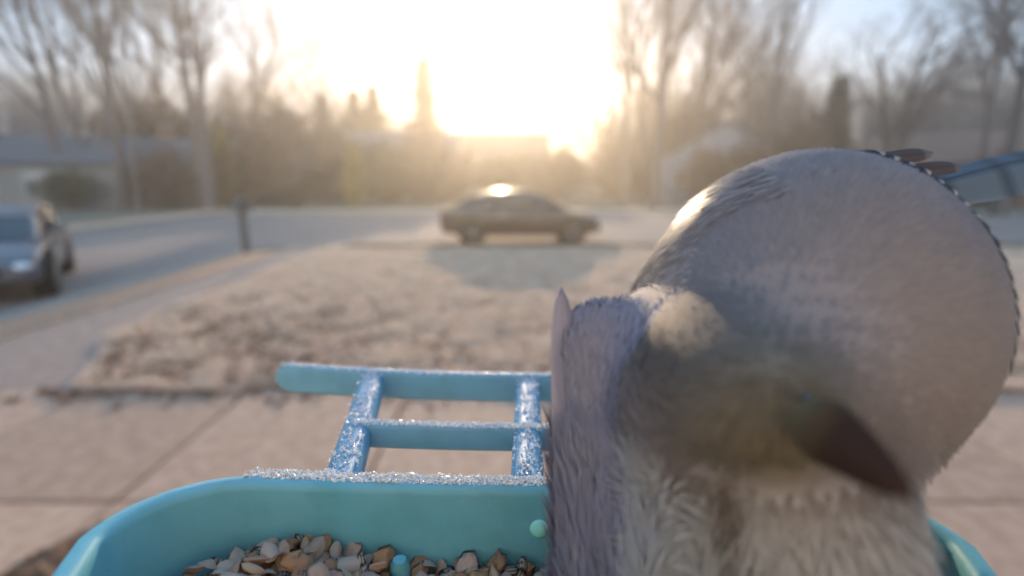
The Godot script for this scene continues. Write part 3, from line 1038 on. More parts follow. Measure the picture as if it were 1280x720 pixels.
func _lawn() -> void:
	var f := FastNoiseLite.new()
	f.seed = 14
	f.frequency = 0.5
	f.fractal_octaves = 4
	var s := Shape.new()
	var rows := []
	var n := 70
	for k in n + 1:
		var row := PackedVector3Array()
		var q := float(k) / n
		for j in 71:
			var x := lerpf(-4.75, 16.0, pow(j / 70.0, 1.3))
			var z := lerpf(lawn_edge(x), -13.45, pow(q, 1.4))
			x = maxf(x, lawn_left(z))
			var rim := clampf(q * 14.0, 0.0, 1.0)
			row.append(Vector3(x, 0.03 + 0.10 * rim * (0.8 + 0.25 * f.get_noise_2d(x * 2.0, z * 2.0)), z))
		rows.append(row)
	s.sheet(rows, false, Color.WHITE)
	var skirt := Shape.new()
	for j in 70:
		var a: Vector3 = rows[0][j]
		var b: Vector3 = rows[0][j + 1]
		s.quad(a, b, Vector3(b.x, -0.01, b.z + 0.02), Vector3(a.x, -0.01, a.z + 0.02), Color.WHITE, Vector3(0, 0, -9))
	structure("lawn_ground", s, mats.soil)

	# turf: tufts of blades, white with frost on the tips
	var rng := RandomNumberGenerator.new()
	rng.seed = 31
	var tuft := Shape.new()
	for k in 9:
		var a := rng.randf() * TAU
		var base := Vector3(cos(a), 0, sin(a)) * rng.randf_range(0.0, 0.035)
		var tip := base + Vector3(rng.randf_range(-0.06, 0.06), rng.randf_range(0.03, 0.075), rng.randf_range(-0.06, 0.06))
		var side := (tip - base).cross(Vector3(rng.randf_range(-1, 1), 0.3, rng.randf_range(-1, 1))).normalized() * 0.0042
		tuft.blade(base, tip, side, Vector3(rng.randf_range(-0.4, 0.4), 1, rng.randf_range(-0.4, 0.4)).normalized(), lin(0.62, 0.50, 0.40), lin(0.92, 0.86, 0.80))
	var tm := tuft.mesh()
	var places := []
	var tints := PackedColorArray()
	for k in 64000:
		var q := pow(rng.randf(), 1.5)
		var z := lerpf(-4.1, -13.4, q)
		var x := lerpf(-4.75, lerpf(7.0, 15.0, q), rng.randf())
		if x < lawn_left(z) - rng.randf() * 0.08 or z > lawn_edge(x) + rng.randf() * 0.07:
			continue
		var patch := f.get_noise_2d(x * 3.0 + 50, z * 3.0)
		if patch < -0.40 and rng.randf() < 0.4:
			continue
		var size := rng.randf_range(0.7, 1.25) * (1.0 + 0.22 * patch)
		places.append(Transform3D(Basis(Vector3.UP, rng.randf() * TAU).scaled(Vector3(size, size, size)), Vector3(x, 0.10 + 0.04 * f.get_noise_2d(x * 2.0, z * 2.0), z)))
		var warm := clampf(0.5 + patch, 0.0, 1.0)
		tints.append(Color(0.97, 0.83, 0.74).lerp(Color(1.0, 0.94, 0.87), warm) * rng.randf_range(0.8, 1.1))
	for k in 15000:
		var strip := rng.randi() % 2
		var x := rng.randf_range(-6.45, -5.8) if strip == 0 else rng.randf_range(-16.5, -14.9)
		var z := -lerpf(4.3 if strip == 0 else -1.0, 12.3 if strip == 0 else 26.6, rng.randf())
		var size := rng.randf_range(0.7, 1.1)
		places.append(Transform3D(Basis(Vector3.UP, rng.randf() * TAU).scaled(Vector3(size, size, size)), Vector3(x, 0.075, z)))
		tints.append(Color(0.97, 0.80, 0.68) * rng.randf_range(0.8, 1.1))
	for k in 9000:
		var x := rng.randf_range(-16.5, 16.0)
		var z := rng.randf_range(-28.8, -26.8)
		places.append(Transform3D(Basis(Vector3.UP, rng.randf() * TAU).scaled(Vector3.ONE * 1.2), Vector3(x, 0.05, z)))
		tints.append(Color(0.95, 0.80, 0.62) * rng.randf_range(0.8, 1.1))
	var g := scatter("grass", tm, mats.grass, places, tints)
	tag(g, "frosted dry winter grass on the lawn and verges", "grass")

	# fallen leaves
	var leaf := Shape.new()
	leaf.quad(Vector3(-0.03, 0.002, 0), Vector3(0, 0.012, -0.022), Vector3(0.034, 0.004, 0), Vector3(0, 0.015, 0.022), Color.WHITE, Vector3(0, -9, 0))
	places = []
	tints = PackedColorArray()
	for k in 2500:
		var x := 0.0
		var z := 0.0
		var y := 0.15
		if k < 1800:
			z = -4.2 - absf(rng.randfn()) * 1.8
			x = rng.randf_range(-4.5, 6.0) if k > 800 else rng.randf_range(-4.3, -1.5)
			if x < lawn_left(z):
				continue
			y = 0.135
		elif k < 2150:
			x = rng.randf_range(-5.9, 3.0)
			z = -4.12 + absf(rng.randfn()) * 0.14
			y = 0.10
		else:
			var a := rng.randf() * TAU
			var q := sqrt(rng.randf())
			x = -1.45 + cos(a) * q * 0.95
			z = -1.85 + sin(a) * q * 0.78
			y = 0.10 + 0.15 * (1.0 - q * q)
		places.append(Transform3D(Basis.from_euler(Vector3(rng.randf_range(-0.5, 0.5), rng.randf() * TAU, rng.randf_range(-0.5, 0.5))).scaled(Vector3.ONE * rng.randf_range(0.8, 1.7)), Vector3(x, y, z)))
		tints.append(lin(0.32, 0.17, 0.11).lerp(lin(0.22, 0.14, 0.09), rng.randf()))
	var l := scatter("fallen_leaves", leaf.mesh(), mats.leaf, places, tints)
	tag(l, "curled reddish brown leaves fallen on the lawn edge and path", "leaves")


# ------------------------------------------------------------------ the feeder: tray, perch rails, frost
const TRAY_Y := EYE - 0.0964
const TRAY_TILT := -0.010
const TRAY_SIDE := 0.004


func sag(x: float) -> float:
	# the moulding has sagged a little in the middle
	return 0.0042 * pow((x - TRAY_SIDE) / 0.118, 2.0) - 0.0014


func outline(grow_by: float) -> PackedVector2Array:
	# plan of the tray: straight back, wide rounded corners, sides that draw in towards the lens
	var out := PackedVector2Array()
	var hx := 0.1185 + grow_by
	var z0 := -0.1535 - grow_by
	var z1 := -0.012 + grow_by
	var r := 0.036 + grow_by
	for k in 15:
		var a := PI * (1.0 - k / 28.0)
		out.append(Vector2(-hx + r + cos(a) * r, z0 + r - sin(a) * r * 0.92))
	for k in range(1, 16):
		out.append(Vector2(lerpf(-hx + r, hx - r, k / 16.0), z0 + 0.08 * r - 0.0012 * sin(PI * k / 16.0)))
	for k in 15:
		var a := PI * (0.5 - k / 28.0)
		out.append(Vector2(hx - r + cos(a) * r, z0 + r - sin(a) * r * 0.92))
	for k in 9:
		var a := -PI * k / 16.0
		out.append(Vector2(hx - 0.026 - 0.02 + cos(a) * 0.02, z1 - 0.02 - sin(a) * 0.02))
	for k in 9:
		var a := -PI * (0.5 + k / 16.0)
		out.append(Vector2(-hx + 0.026 + 0.02 + cos(a) * 0.02, z1 - 0.02 - sin(a) * 0.02))
	return out


func bar(s: Shape, a: Vector3, b: Vector3, width: float, tall: float, col: Color, round_ends: bool) -> void:
	# a flat moulded bar whose top lies along a-b
	var along := (b - a).normalized()
	var side := along.cross(Vector3.UP).normalized()
	var rows := []
	var sec := []
	var bv := width * 0.28
	for q in [[-0.5, 0.0, bv], [0.5, 0.0, -bv]]:
		pass
	var hw := width / 2
	for q in [[-hw, -bv], [-hw * 0.72, -bv * 0.25], [-hw * 0.4, 0.0], [hw * 0.4, 0.0], [hw * 0.72, -bv * 0.25], [hw, -bv], [hw, -tall + bv], [hw * 0.6, -tall], [-hw * 0.6, -tall], [-hw, -tall + bv]]:
		sec.append(q)
	var steps := 26
	for k in steps + 1:
		var q := float(k) / steps
		var cap := tall * 0.5 / a.distance_to(b)
		if k <= 8:
			q = cap * (1.0 - cos(PI / 2 * k / 8.0))
		elif k >= 18:
			q = 1.0 - cap * (1.0 - cos(PI / 2 * (26 - k) / 8.0))
		else:
			q = lerpf(cap, 1.0 - cap, (k - 8) / 10.0)
		var p := a.lerp(b, q)
		p.y += sag(p.x)
		var shrink := 1.0
		if round_ends:
			var d := minf(q, 1.0 - q) * a.distance_to(b)
			var r := tall * 0.5
			if d < r:
				shrink = maxf(0.02, sqrt(maxf(0.0, 1.0 - pow(1.0 - d / r, 2.0))))
		var row := PackedVector3Array()
		for t in sec:
			row.append(p + side * t[0] * lerpf(0.7, 1.0, shrink) + Vector3(0, -tall / 2 + (t[1] + tall / 2) * shrink, 0))
		rows.append(row)
	s.sheet(rows, true, col)
	for e in [0, steps]:
		for j in sec.size():
			s.flat(a.lerp(b, float(e) / steps) + Vector3(0, sag(a.lerp(b, float(e) / steps).x) - tall / 2, 0), rows[e][j], rows[e][(j + 1) % sec.size()], col, a.lerp(b, 0.5))


func frost_on(rng: RandomNumberGenerator, at: Callable, count: int, biggest: float) -> Shape:
	var s := Shape.new()
	for k in count:
		var p: Vector3 = at.call()
		p.y += sag(p.x)
		var big := pow(rng.randf(), 4.0)
		var r := lerpf(0.00013, biggest, big)
		var turn := Basis.from_euler(Vector3(rng.randf() * TAU, rng.randf() * TAU, rng.randf() * TAU))
		var q := []
		for d in [Vector3.RIGHT, Vector3.LEFT, Vector3.UP, Vector3.DOWN, Vector3.BACK, Vector3.FORWARD]:
			q.append(p + turn * (d * r * rng.randf_range(0.6, 1.35)))
		var tone := rng.randf_range(0.78, 0.93)
		var col := lin(tone, tone, tone)
		for i in [0, 1]:
			for j in [2, 3]:
				for l in [4, 5]:
					s.flat(q[i], q[j], q[l], col, p)
	return s


func _feeder() -> void:
	var o := thing("bird_feeder", "turquoise plastic bird feeder tray with frosted rim and perch rails", "bird feeder", Vector3(0, TRAY_Y, 0))
	o.rotation.z = TRAY_TILT
	var teal := lin(0.145, 0.43, 0.52)
	var blue := lin(0.13, 0.34, 0.53)
	var rng := RandomNumberGenerator.new()
	rng.seed = 88
	# wall profile from the floor's inside up over the rounded rim and down the outside
	var s := Shape.new()
	var rows := []
	for q in [[-0.0165, -0.0405], [-0.0125, -0.0400], [-0.0100, -0.0375], [-0.0085, -0.0320], [-0.0062, -0.0030], [-0.0056, -0.0010], [-0.0042, -0.0001], [-0.0015, 0.0], [-0.0003, -0.0010], [0.0, -0.0030], [-0.0030, -0.0390], [-0.0060, -0.0435], [-0.0110, -0.0445], [-0.0165, -0.0446]]:
		var row := PackedVector3Array()
		for p in outline(q[0]):
			row.append(Vector3(p.x + TRAY_SIDE, q[1] + sag(p.x + TRAY_SIDE), p.y))
		rows.append(row)
	s.sheet(rows, true, teal)
	var flr := outline(-0.0160)
	for y in [-0.0402, -0.0447]:
		for k in flr.size():
			var a := flr[k]
			var b := flr[(k + 1) % flr.size()]
			s.flat(Vector3(TRAY_SIDE, y - 0.0014, -0.08), Vector3(a.x + TRAY_SIDE, y + sag(a.x + TRAY_SIDE), a.y), Vector3(b.x + TRAY_SIDE, y + sag(b.x + TRAY_SIDE), b.y), teal, Vector3(0, -0.0425, -0.08))
	var tray := put("tray", s, mats.teal, o)
	var peg := Shape.new()
	peg.tube([Vector3(-0.0345, -0.040, -0.1365), Vector3(-0.0345, -0.0215, -0.1365), Vector3(-0.0345, -0.0195, -0.1365)], [0.0034, 0.0030, 0.0020], 16, teal)
	put("peg", peg, mats.teal, tray)
	var glint := Shape.new()
	glint.ball(Vector3(0.0090, -0.0150, -0.1452), Vector3(0.0031, 0.0033, 0.0012), lin(0.34, 0.88, 0.82), 10, 16)  # added pale disc; its cyan stands in for a bright spot of light
	put("glint", glint, mats.teal, tray)

	var post_ends := [[Vector3(-0.0575, -0.001, -0.1530), Vector3(-0.0705, -0.0012, -0.2435)], [Vector3(0.0052, -0.001, -0.1530), Vector3(0.0080, -0.0012, -0.2425)], [Vector3(0.0675, -0.001, -0.1530), Vector3(0.0835, -0.0012, -0.2435)]]
	for e in post_ends:
		var p := Shape.new()
		bar(p, e[0] + (e[0] - e[1]).normalized() * 0.0, e[1], 0.0115, 0.0120, blue, false)
		var post := put("perch_post", p, mats.teal, o)
		var left: Vector3 = e[0]
		var right: Vector3 = e[1]
		var across := (right - left).cross(Vector3.UP).normalized()
		put("frost", frost_on(rng, func(): return left.lerp(right, rng.randf()) + across * clampf(rng.randfn() * 0.0026, -0.0050, 0.0050) + Vector3(0, rng.randf_range(-0.0004, 0.0006), 0), 1150, 0.0008), mats.ice, post, Vector3.ZERO, "stuff")
	for e in [[Vector3(-0.1190, 0.0, -0.2440), Vector3(0.1330, 0.0, -0.2440), 0.0060, 0.0145], [Vector3(-0.0650, -0.0006, -0.1900), Vector3(0.0760, -0.0006, -0.1900), 0.0050, 0.0105]]:
		var p := Shape.new()
		bar(p, e[0], e[1], e[2], e[3], lin(0.15, 0.40, 0.58), e[0].x < -0.1)
		var rail := put("perch_rail", p, mats.teal, o)
		var left: Vector3 = e[0]
		var right: Vector3 = e[1]
		var half: float = e[2] * 0.42
		put("frost", frost_on(rng, func(): return left.lerp(right, rng.randf_range(0.01, 0.99)) + Vector3(0, rng.randf_range(-0.0003, 0.0004), rng.randf_range(-half, half)), 4500, 0.0006), mats.ice, rail, Vector3.ZERO, "stuff")
	put("frost", frost_on(rng, func():
		var x := rng.randf_range(-0.088, 0.095)
		if x < -0.088 + 0.03 * rng.randf() * rng.randf() or x > 0.095 - 0.02 * rng.randf():
			x = rng.randf_range(-0.06, 0.07)
		return Vector3(x, rng.randf_range(-0.0006, 0.0006), -0.1503 - 0.0012 * cos(x * 13.0) * 0.5 + rng.randf_range(-0.0022, 0.0027)), 7500, 0.0008), mats.ice, tray, Vector3.ZERO, "stuff")
	# the pole that carries it
	var pole := Shape.new()
	pole.tube([Vector3(0, -TRAY_Y - 0.05, -0.07), Vector3(0, -0.2, -0.07), Vector3(0, -0.060, -0.07), Vector3(0, -0.0447, -0.07)], [0.014, 0.014, 0.016, 0.035], 18, lin(0.08, 0.08, 0.09))
	put("pole", pole, mats.plastic, o)


# ------------------------------------------------------------------ seeds in the tray
func heap(x: float, z: float) -> float:
	# height of the seed heap over the rim plane
	var f := sin(x * 95.0 + 1.0) * 0.0018 + sin(x * 210.0 + z * 160.0) * 0.0012
	var top := lerpf(-0.0188, -0.0278, clampf((x + 0.080) / 0.10, 0.0, 1.0))
	if x > 0.02:
		top = -0.034
	if x < -0.092:
		top -= (-0.092 - x) * 0.5
	return maxf(top + f - maxf(0.0, -z - 0.130) * 0.25, -0.0385) + sag(x) * 0.6


func seed_label(tone: String, kind: String, turn: Vector3, x: float, z: float) -> String:
	var pose := "flat" if absf(turn.x) + absf(turn.z) < 0.55 else ("tilted" if absf(turn.x) + absf(turn.z) < 1.05 else "steep")
	var row := "against the back wall" if z < -0.1335 else ("in mid heap" if z < -0.121 else "at the near edge")
	var zones := [[-0.094, "at the far left end"], [-0.084, "in the left corner"], [-0.073, "just left of the stuck chunk"], [-0.060, "below the stuck chunk"], [-0.050, "just right of the stuck chunk"], [-0.040, "just left of the peg"], [-0.029, "beside the peg"], [-0.016, "just right of the peg"], [0.0, "midway between peg and plug"], [0.012, "below the cyan plug"], [1.0, "next to the bird's wing"]]
	for q in zones:
		if x < q[0]:
			return "%s %s %s, %s, %s" % [pose, tone, kind, row, q[1]]
	return ""


func _seeds() -> void:
	var frame := Transform3D(Basis(Vector3(0, 0, 1), TRAY_TILT), Vector3(0, TRAY_Y, 0))
	var rng := RandomNumberGenerator.new()
	rng.seed = 12
	var f := FastNoiseLite.new()
	f.seed = 3
	f.frequency = 1.1
	# shapes: kernel, nut half, chunk, striped seed, husk
	var shapes := []
	for variant in 2:
		var kernel := Shape.new()
		kernel.ball(Vector3.ZERO, Vector3(0.0046, 0.0013, 0.0023), Color.WHITE, 8, 11, Basis.IDENTITY, func(d): return 1.0 - 0.35 * maxf(0.0, d.x) * absf(d.z) + 0.30 * f.get_noise_3d(d.x * 2, d.y * 2, d.z * 2 + variant * 7.0))
		var nut := Shape.new()
		nut.ball(Vector3.ZERO, Vector3(0.0056, 0.0021, 0.0038), Color.WHITE, 10, 14, Basis.IDENTITY, func(d): return (1.0 if d.y > -0.2 else 0.55) * (1.0 - 0.13 * exp(-pow(d.z / 0.14, 2.0)) * maxf(d.y, 0.0)) + 0.45 * f.get_noise_3d(d.x * 1.2, d.y * 1.2, d.z * 1.2 + variant * 5.0))
		var chunk := Shape.new()
		chunk.ball(Vector3.ZERO, Vector3(0.0047, 0.0019, 0.0038), Color.WHITE, 7, 9, Basis.IDENTITY, func(d): return 1.0 + 0.85 * f.get_noise_3d(d.x * 1.3 + 9, d.y * 1.3, d.z * 1.3 + variant * 11.0))
		var striped := Shape.new()
		striped.ball(Vector3.ZERO, Vector3(0.0056, 0.0017, 0.0027), func(p): return lin(0.55, 0.50, 0.42) if absf(fposmod(p.z * 900.0, 1.0) - 0.5) < 0.2 else lin(0.05, 0.04, 0.04), 8, 16, Basis.IDENTITY, func(d): return 1.0 - 0.3 * maxf(0.0, d.x) * absf(d.z))
		var husk := Shape.new()
		var rows := []
		for k in 9:
			var row := PackedVector3Array()
			for j in 9:
				var u := k / 4.0 - 1.0
				var w := (j / 4.0 - 1.0) * sqrt(maxf(0.02, 1.0 - u * u))
				row.append(Vector3(u * 0.0048, 0.0024 * (1.0 - w * w) * (1.0 - 0.4 * u * u), w * 0.0034))
			rows.append(row)
		husk.sheet(rows, false, Color.WHITE, true)
		shapes.append([kernel.mesh(), nut.mesh(), chunk.mesh(), striped.mesh(), husk.mesh()])
	var names := ["sunflower_kernel", "nut_half", "corn_chunk", "striped_seed", "seed_husk"]
	var kinds := ["sunflower kernel", "nut half", "corn chunk", "striped sunflower seed", "empty seed husk"]
	var tones := [["brown-tan", "tan", "light tan", "pale tan"], ["pale pinkish", "pink-brown", "brown", "dark brown"], ["orange-brown", "amber", "reddish brown", "dark brown"], ["bright", "clear", "greyish", "dull"], ["pale grey", "grey", "grey-brown", "dark grey"]]
	var groups := ["sunflower kernels in the tray", "nut halves in the tray", "corn chunks in the tray", "striped seeds in the tray", "seed husks in the tray"]
	var palette := [[lin(0.34, 0.235, 0.15), lin(0.42, 0.31, 0.21)], [lin(0.40, 0.295, 0.235), lin(0.30, 0.195, 0.15)], [lin(0.35, 0.195, 0.105), lin(0.26, 0.155, 0.10)], [lin(0.75, 0.72, 0.68), lin(0.5, 0.48, 0.45)], [lin(0.38, 0.31, 0.255), lin(0.27, 0.21, 0.17)]]
	var skins := []
	for k in 5:
		var set_ := []
		for j in 4:
			var m: StandardMaterial3D = mats.seed.duplicate()
			var col: Color = palette[k][0].lerp(palette[k][1], j / 3.0)
			m.albedo_color = Color(col.r, col.g, col.b).linear_to_srgb()
			m.roughness = [0.7, 0.8, 0.8, 0.55, 0.85][k]
			set_.append(m)
		skins.append(set_)
	var laid := []
	var tries := 0
	while laid.size() < 280 and tries < 9000:
		tries += 1
		var x := rng.randf_range(-0.103, 0.024)
		var z := rng.randf_range(-0.1425, -0.108)
		if x < -0.084 and z < -0.117 - (x + 0.104) * 1.2:
			continue
		if Vector2(x + 0.0345, z + 0.1365).length() < 0.006:
			continue
		var crowd := false
		for p in laid:
			if Vector2(p.x - x, p.y - z).length() < 0.0028:
				crowd = true
				break
		if crowd:
			continue
		laid.append(Vector2(x, z))
		var kind: int = [0, 0, 0, 1, 1, 2, 2, 2, 4, 4, 4, 3][rng.randi() % 12]
		var o := MeshInstance3D.new()
		o.mesh = shapes[rng.randi() % 2][kind]
		var skin := rng.randi() % 4
		o.material_override = skins[kind][skin]
		o.name = numbered(names[kind])
		add_child(o)
		o.position = frame * Vector3(x, heap(x, z) + rng.randf_range(0.0005, 0.0034), z)
		o.rotation = Vector3(rng.randf_range(-0.9, 0.9), rng.randf() * TAU, rng.randf_range(-0.9, 0.9))
		o.scale = Vector3.ONE * rng.randf_range(0.62, 0.98)
		tag(o, seed_label(tones[kind][skin], kinds[kind], o.rotation, x, z), "nut" if kind == 1 else ("corn" if kind == 2 else "seed"), groups[kind])
	# two that stand out
	var stuck := MeshInstance3D.new()
	stuck.mesh = shapes[0][2]
	stuck.material_override = skins[2][0]
	stuck.name = numbered("corn_chunk")
	add_child(stuck)
	stuck.position = frame * Vector3(-0.0665, -0.0185, -0.1455)
	stuck.rotation = Vector3(0.4, 1.0, 0.3)
	tag(stuck, "reddish corn chunk stuck on the tray's back wall above the seed heap", "corn", groups[2])
	# what lies beneath and under the bird
	var s := Shape.new()
	var rows := []
	for k in 30:
		var row := PackedVector3Array()
		for j in 60:
			var x := lerpf(-0.104, 0.104, j / 59.0)
			var z := lerpf(-0.1435, -0.026, k / 29.0)
			if absf(x) > 0.08 and z < -0.115:
				x = signf(x) * (0.08 + (absf(x) - 0.08) * (0.35 + 0.65 * (z + 0.1435) / 0.0285))
			row.append(frame * Vector3(x, heap(x, z) - 0.0022, z))
		rows.append(row)
	s.sheet(rows, false, lin(0.16, 0.11, 0.08), true)
	for k in 1500:
		var x := rng.randf_range(-0.096, 0.100)
		var z := rng.randf_range(-0.141, -0.03)
		if absf(x) > 0.084 and z < -0.115:
			continue
		var col: Color = palette[rng.randi() % 3][0] * rng.randf_range(0.5, 1.0)
		s.ball(frame * Vector3(x, heap(x, z) - rng.randf_range(0.0005, 0.0022), z), Vector3(0.0038, 0.0017, 0.0024) * rng.randf_range(0.6, 1.2), col, 4, 6, Basis.from_euler(Vector3(rng.randf_range(-0.8, 0.8), rng.randf() * TAU, rng.randf_range(-0.8, 0.8))))
	var h := put("seed_mix", s, mats.seed, self, Vector3(0, TRAY_Y - 0.04, -0.08), "stuff")
	tag(h, "bed of mixed bird seed filling the tray under the loose seeds", "bird seed")


# ------------------------------------------------------------------ the bird
var lobes := []      # [centre, radii, turn]
func field(p: Vector3) -> float:
	# signed distance to the body: lobes joined by a smooth minimum
	var d := 1.0
	for l in lobes:
		var q: Vector3 = (l[2] * (p - l[0])) / l[1]
		var k0 := q.length()
		var least: float = minf(l[1].x, minf(l[1].y, l[1].z))
		var e := (k0 - 1.0) * (least * 0.5 + 0.5 * k0 / maxf((q / l[1]).length(), 1e-6))
		var blend: float = l[3]
		var hmix := clampf(0.5 + 0.5 * (d - e) / blend, 0.0, 1.0)
		d = lerpf(d, e, hmix) - blend * hmix * (1.0 - hmix)
	return d


func field_normal(p: Vector3) -> Vector3:
	var e := 0.0008
	return Vector3(field(p + Vector3(e, 0, 0)) - field(p - Vector3(e, 0, 0)), field(p + Vector3(0, e, 0)) - field(p - Vector3(0, e, 0)), field(p + Vector3(0, 0, e)) - field(p - Vector3(0, 0, e))).normalized()


func nets(lo: Vector3, hi: Vector3, cell: float, col: Callable) -> Shape:
	# surface nets of field()
	var nx := int((hi.x - lo.x) / cell) + 2
	var ny := int((hi.y - lo.y) / cell) + 2
	var nz := int((hi.z - lo.z) / cell) + 2
	var val := PackedFloat32Array()
	val.resize(nx * ny * nz)
	for k in nz:
		for j in ny:
			for i in nx:
				val[(k * ny + j) * nx + i] = field(lo + Vector3(i, j, k) * cell)
	var at := PackedInt32Array()
	at.resize(nx * ny * nz)
	at.fill(-1)
	var s := Shape.new()
	for k in nz - 1:
		for j in ny - 1:
			for i in nx - 1:
				var sum := Vector3.ZERO
				var cuts := 0
				var base := (k * ny + j) * nx + i
				for e in [[0, 0, 0, 0], [0, 1, 0, 0], [0, 0, 1, 0], [0, 1, 1, 0], [0, 0, 0, 1], [0, 1, 0, 1], [0, 0, 1, 1], [0, 1, 1, 1]]:
					pass
				var inside := 0
				for q in 8:
					if val[base + (q & 1) + ((q >> 1) & 1) * nx + (q >> 2) * nx * ny] < 0.0:
						inside += 1
				if inside == 0 or inside == 8:
					continue
				for q in 8:
					for ax in 3:
						if q & (1 << ax):
							continue
						var r := q | (1 << ax)
						var a := val[base + (q & 1) + ((q >> 1) & 1) * nx + (q >> 2) * nx * ny]
						var b := val[base + (r & 1) + ((r >> 1) & 1) * nx + (r >> 2) * nx * ny]
						if (a < 0.0) != (b < 0.0):
							var t := a / (a - b)
							var pa := Vector3(q & 1, (q >> 1) & 1, q >> 2)
							var pb := Vector3(r & 1, (r >> 1) & 1, r >> 2)
							sum += pa.lerp(pb, t)
							cuts += 1
				var p := lo + (Vector3(i, j, k) + sum / cuts) * cell
				at[base] = s.v.size()
				s.v.append(p)
				s.n.append(field_normal(p))
				s.c.append(col.call(p))
	var step := [1, nx, nx * ny]
	for k in range(1, nz - 1):
		for j in range(1, ny - 1):
			for i in range(1, nx - 1):
				var base := (k * ny + j) * nx + i
				var a := val[base] < 0.0
				for ax in 3:
					if a == (val[base + step[ax]] < 0.0):
						continue
					var u: int = step[(ax + 1) % 3]
					var w: int = step[(ax + 2) % 3]
					var q := [at[base], at[base - u], at[base - u - w], at[base - w]]
					if q.min() < 0:
						continue
					if a:
						s.t.append_array([q[0], q[2], q[1], q[0], q[3], q[2]])
					else:
						s.t.append_array([q[0], q[1], q[2], q[0], q[2], q[3]])
	return s


func feather(s: Shape, base: Vector3, tip: Vector3, out: Vector3, width: float, col: Callable, bend := 0.1) -> void:
	# a vaned feather: two webs that fall away from a raised shaft, with a rounded tip; col takes (along, across)
	var along := tip - base
	var side := along.cross(out).normalized()
	var nn := side.cross(along).normalized()
	var rows := []
	var tones := []
	for k in 25:
		var q := k / 24.0
		var w := width * (0.35 + 0.65 * minf(1.0, q * 4.0)) * sqrt(maxf(0.0, 1.0 - pow(maxf(0.0, (q - 0.72) / 0.28), 2.0)))
		var mid := base + along * q + nn * bend * along.length() * sin(PI * q * 0.9)
		var row := PackedVector3Array()
		for j in 9:
			var t := j / 4.0 - 1.0
			row.append(mid + side * w * t - nn * width * 0.22 * t * t)
		rows.append(row)
		for j in 9:
			tones.append(col.call(q, j / 4.0 - 1.0))
	var first := s.v.size()
	s.sheet(rows, false, Color.WHITE)
	for k in tones.size():
		s.c[first + k] = tones[k]
	var shaft := []
	var radii := []
	for k in 9:
		var q := k / 8.0
		shaft.append(base + along * q * 0.97 + nn * (bend * along.length() * sin(PI * q * 0.97 * 0.9) + 0.0002))
		radii.append(lerpf(width * 0.05, width * 0.012, q))
	s.tube(shaft, radii, 5, col.call(0.5, 0.0) * 0.6)


func plumage_tone(p: Vector3, nn: Vector3) -> Color:
	# colouring of the bird in patches, from where on its body a feather grows
	var q: Vector3 = axes().transposed() * (p - Vector3(0, EYE, 0))
	var x := q.x
	var y := q.y
	var depth := -q.z
	var col := lin(0.245, 0.220, 0.225)                       # grey mantle
	var t := (p - torso_at)
	var up := clampf(t.y / 0.05, -1.0, 1.0)
	col = col.lerp(lin(0.235, 0.222, 0.24), clampf(up, 0, 1) * 0.6)
	# darker smudges on the nape and flank
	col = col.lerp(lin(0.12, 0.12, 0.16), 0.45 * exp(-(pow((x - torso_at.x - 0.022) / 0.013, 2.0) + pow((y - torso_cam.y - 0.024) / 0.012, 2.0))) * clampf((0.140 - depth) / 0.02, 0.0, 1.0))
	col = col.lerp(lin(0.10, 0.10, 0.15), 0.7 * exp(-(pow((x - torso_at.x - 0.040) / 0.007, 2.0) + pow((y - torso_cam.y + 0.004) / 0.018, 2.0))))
	# blue-grey where the mantle runs back to the tail
	col = col.lerp(lin(0.16, 0.21, 0.28), clampf((-t.z - 0.022) / 0.015, 0.0, 1.0) * clampf(t.x / 0.02, 0.0, 1.0))
	# face: olive brown cheek, dark bridle beside the beak
	var near := Geometry3D.get_closest_point_to_segment(p, spot(815, 450, 0.104), spot(1160, 612, 0.098))
	col = col.lerp(lin(0.12, 0.096, 0.085), 0.85 * exp(-pow(p.distance_to(near) / 0.0125, 2.0)))
	col = col.lerp(lin(0.12, 0.10, 0.09), 0.8 * exp(-pow(p.distance_to(spot(862, 405, 0.112)) / 0.013, 2.0)))  # browner crown patch: shade painted in where the sun strikes
	col = col.lerp(lin(0.125, 0.105, 0.052), 0.9 * exp(-pow(p.distance_to(head_at + Vector3(0, 0, 0.004)) / 0.0135, 2.0)))
	# breast and belly: pale fluff
	if y < -0.036 and depth < 0.150:
		col = col.lerp(lin(0.41, 0.405, 0.41), clampf((-0.036 - y) / 0.008, 0.0, 1.0))
		var u := x / depth * LENS + 640.0
		var w := 360.0 - y / depth * LENS
		col = col.lerp(lin(0.10, 0.075, 0.06), 0.85 * exp(-pow((u - 905.0 - (w - 590.0) * 0.22) / 15.0, 2.0)) * clampf((w - 570.0) / 30.0, 0.0, 1.0))
	# raised wing beside the lens
	if x < 0.040 and depth > 0.116:
		col = col.lerp(lin(0.285, 0.272, 0.33), clampf((0.040 - x) / 0.012, 0.0, 1.0))
	return col


var torso_at := Vector3.ZERO
var torso_cam := Vector3.ZERO
var head_at := Vector3.ZERO


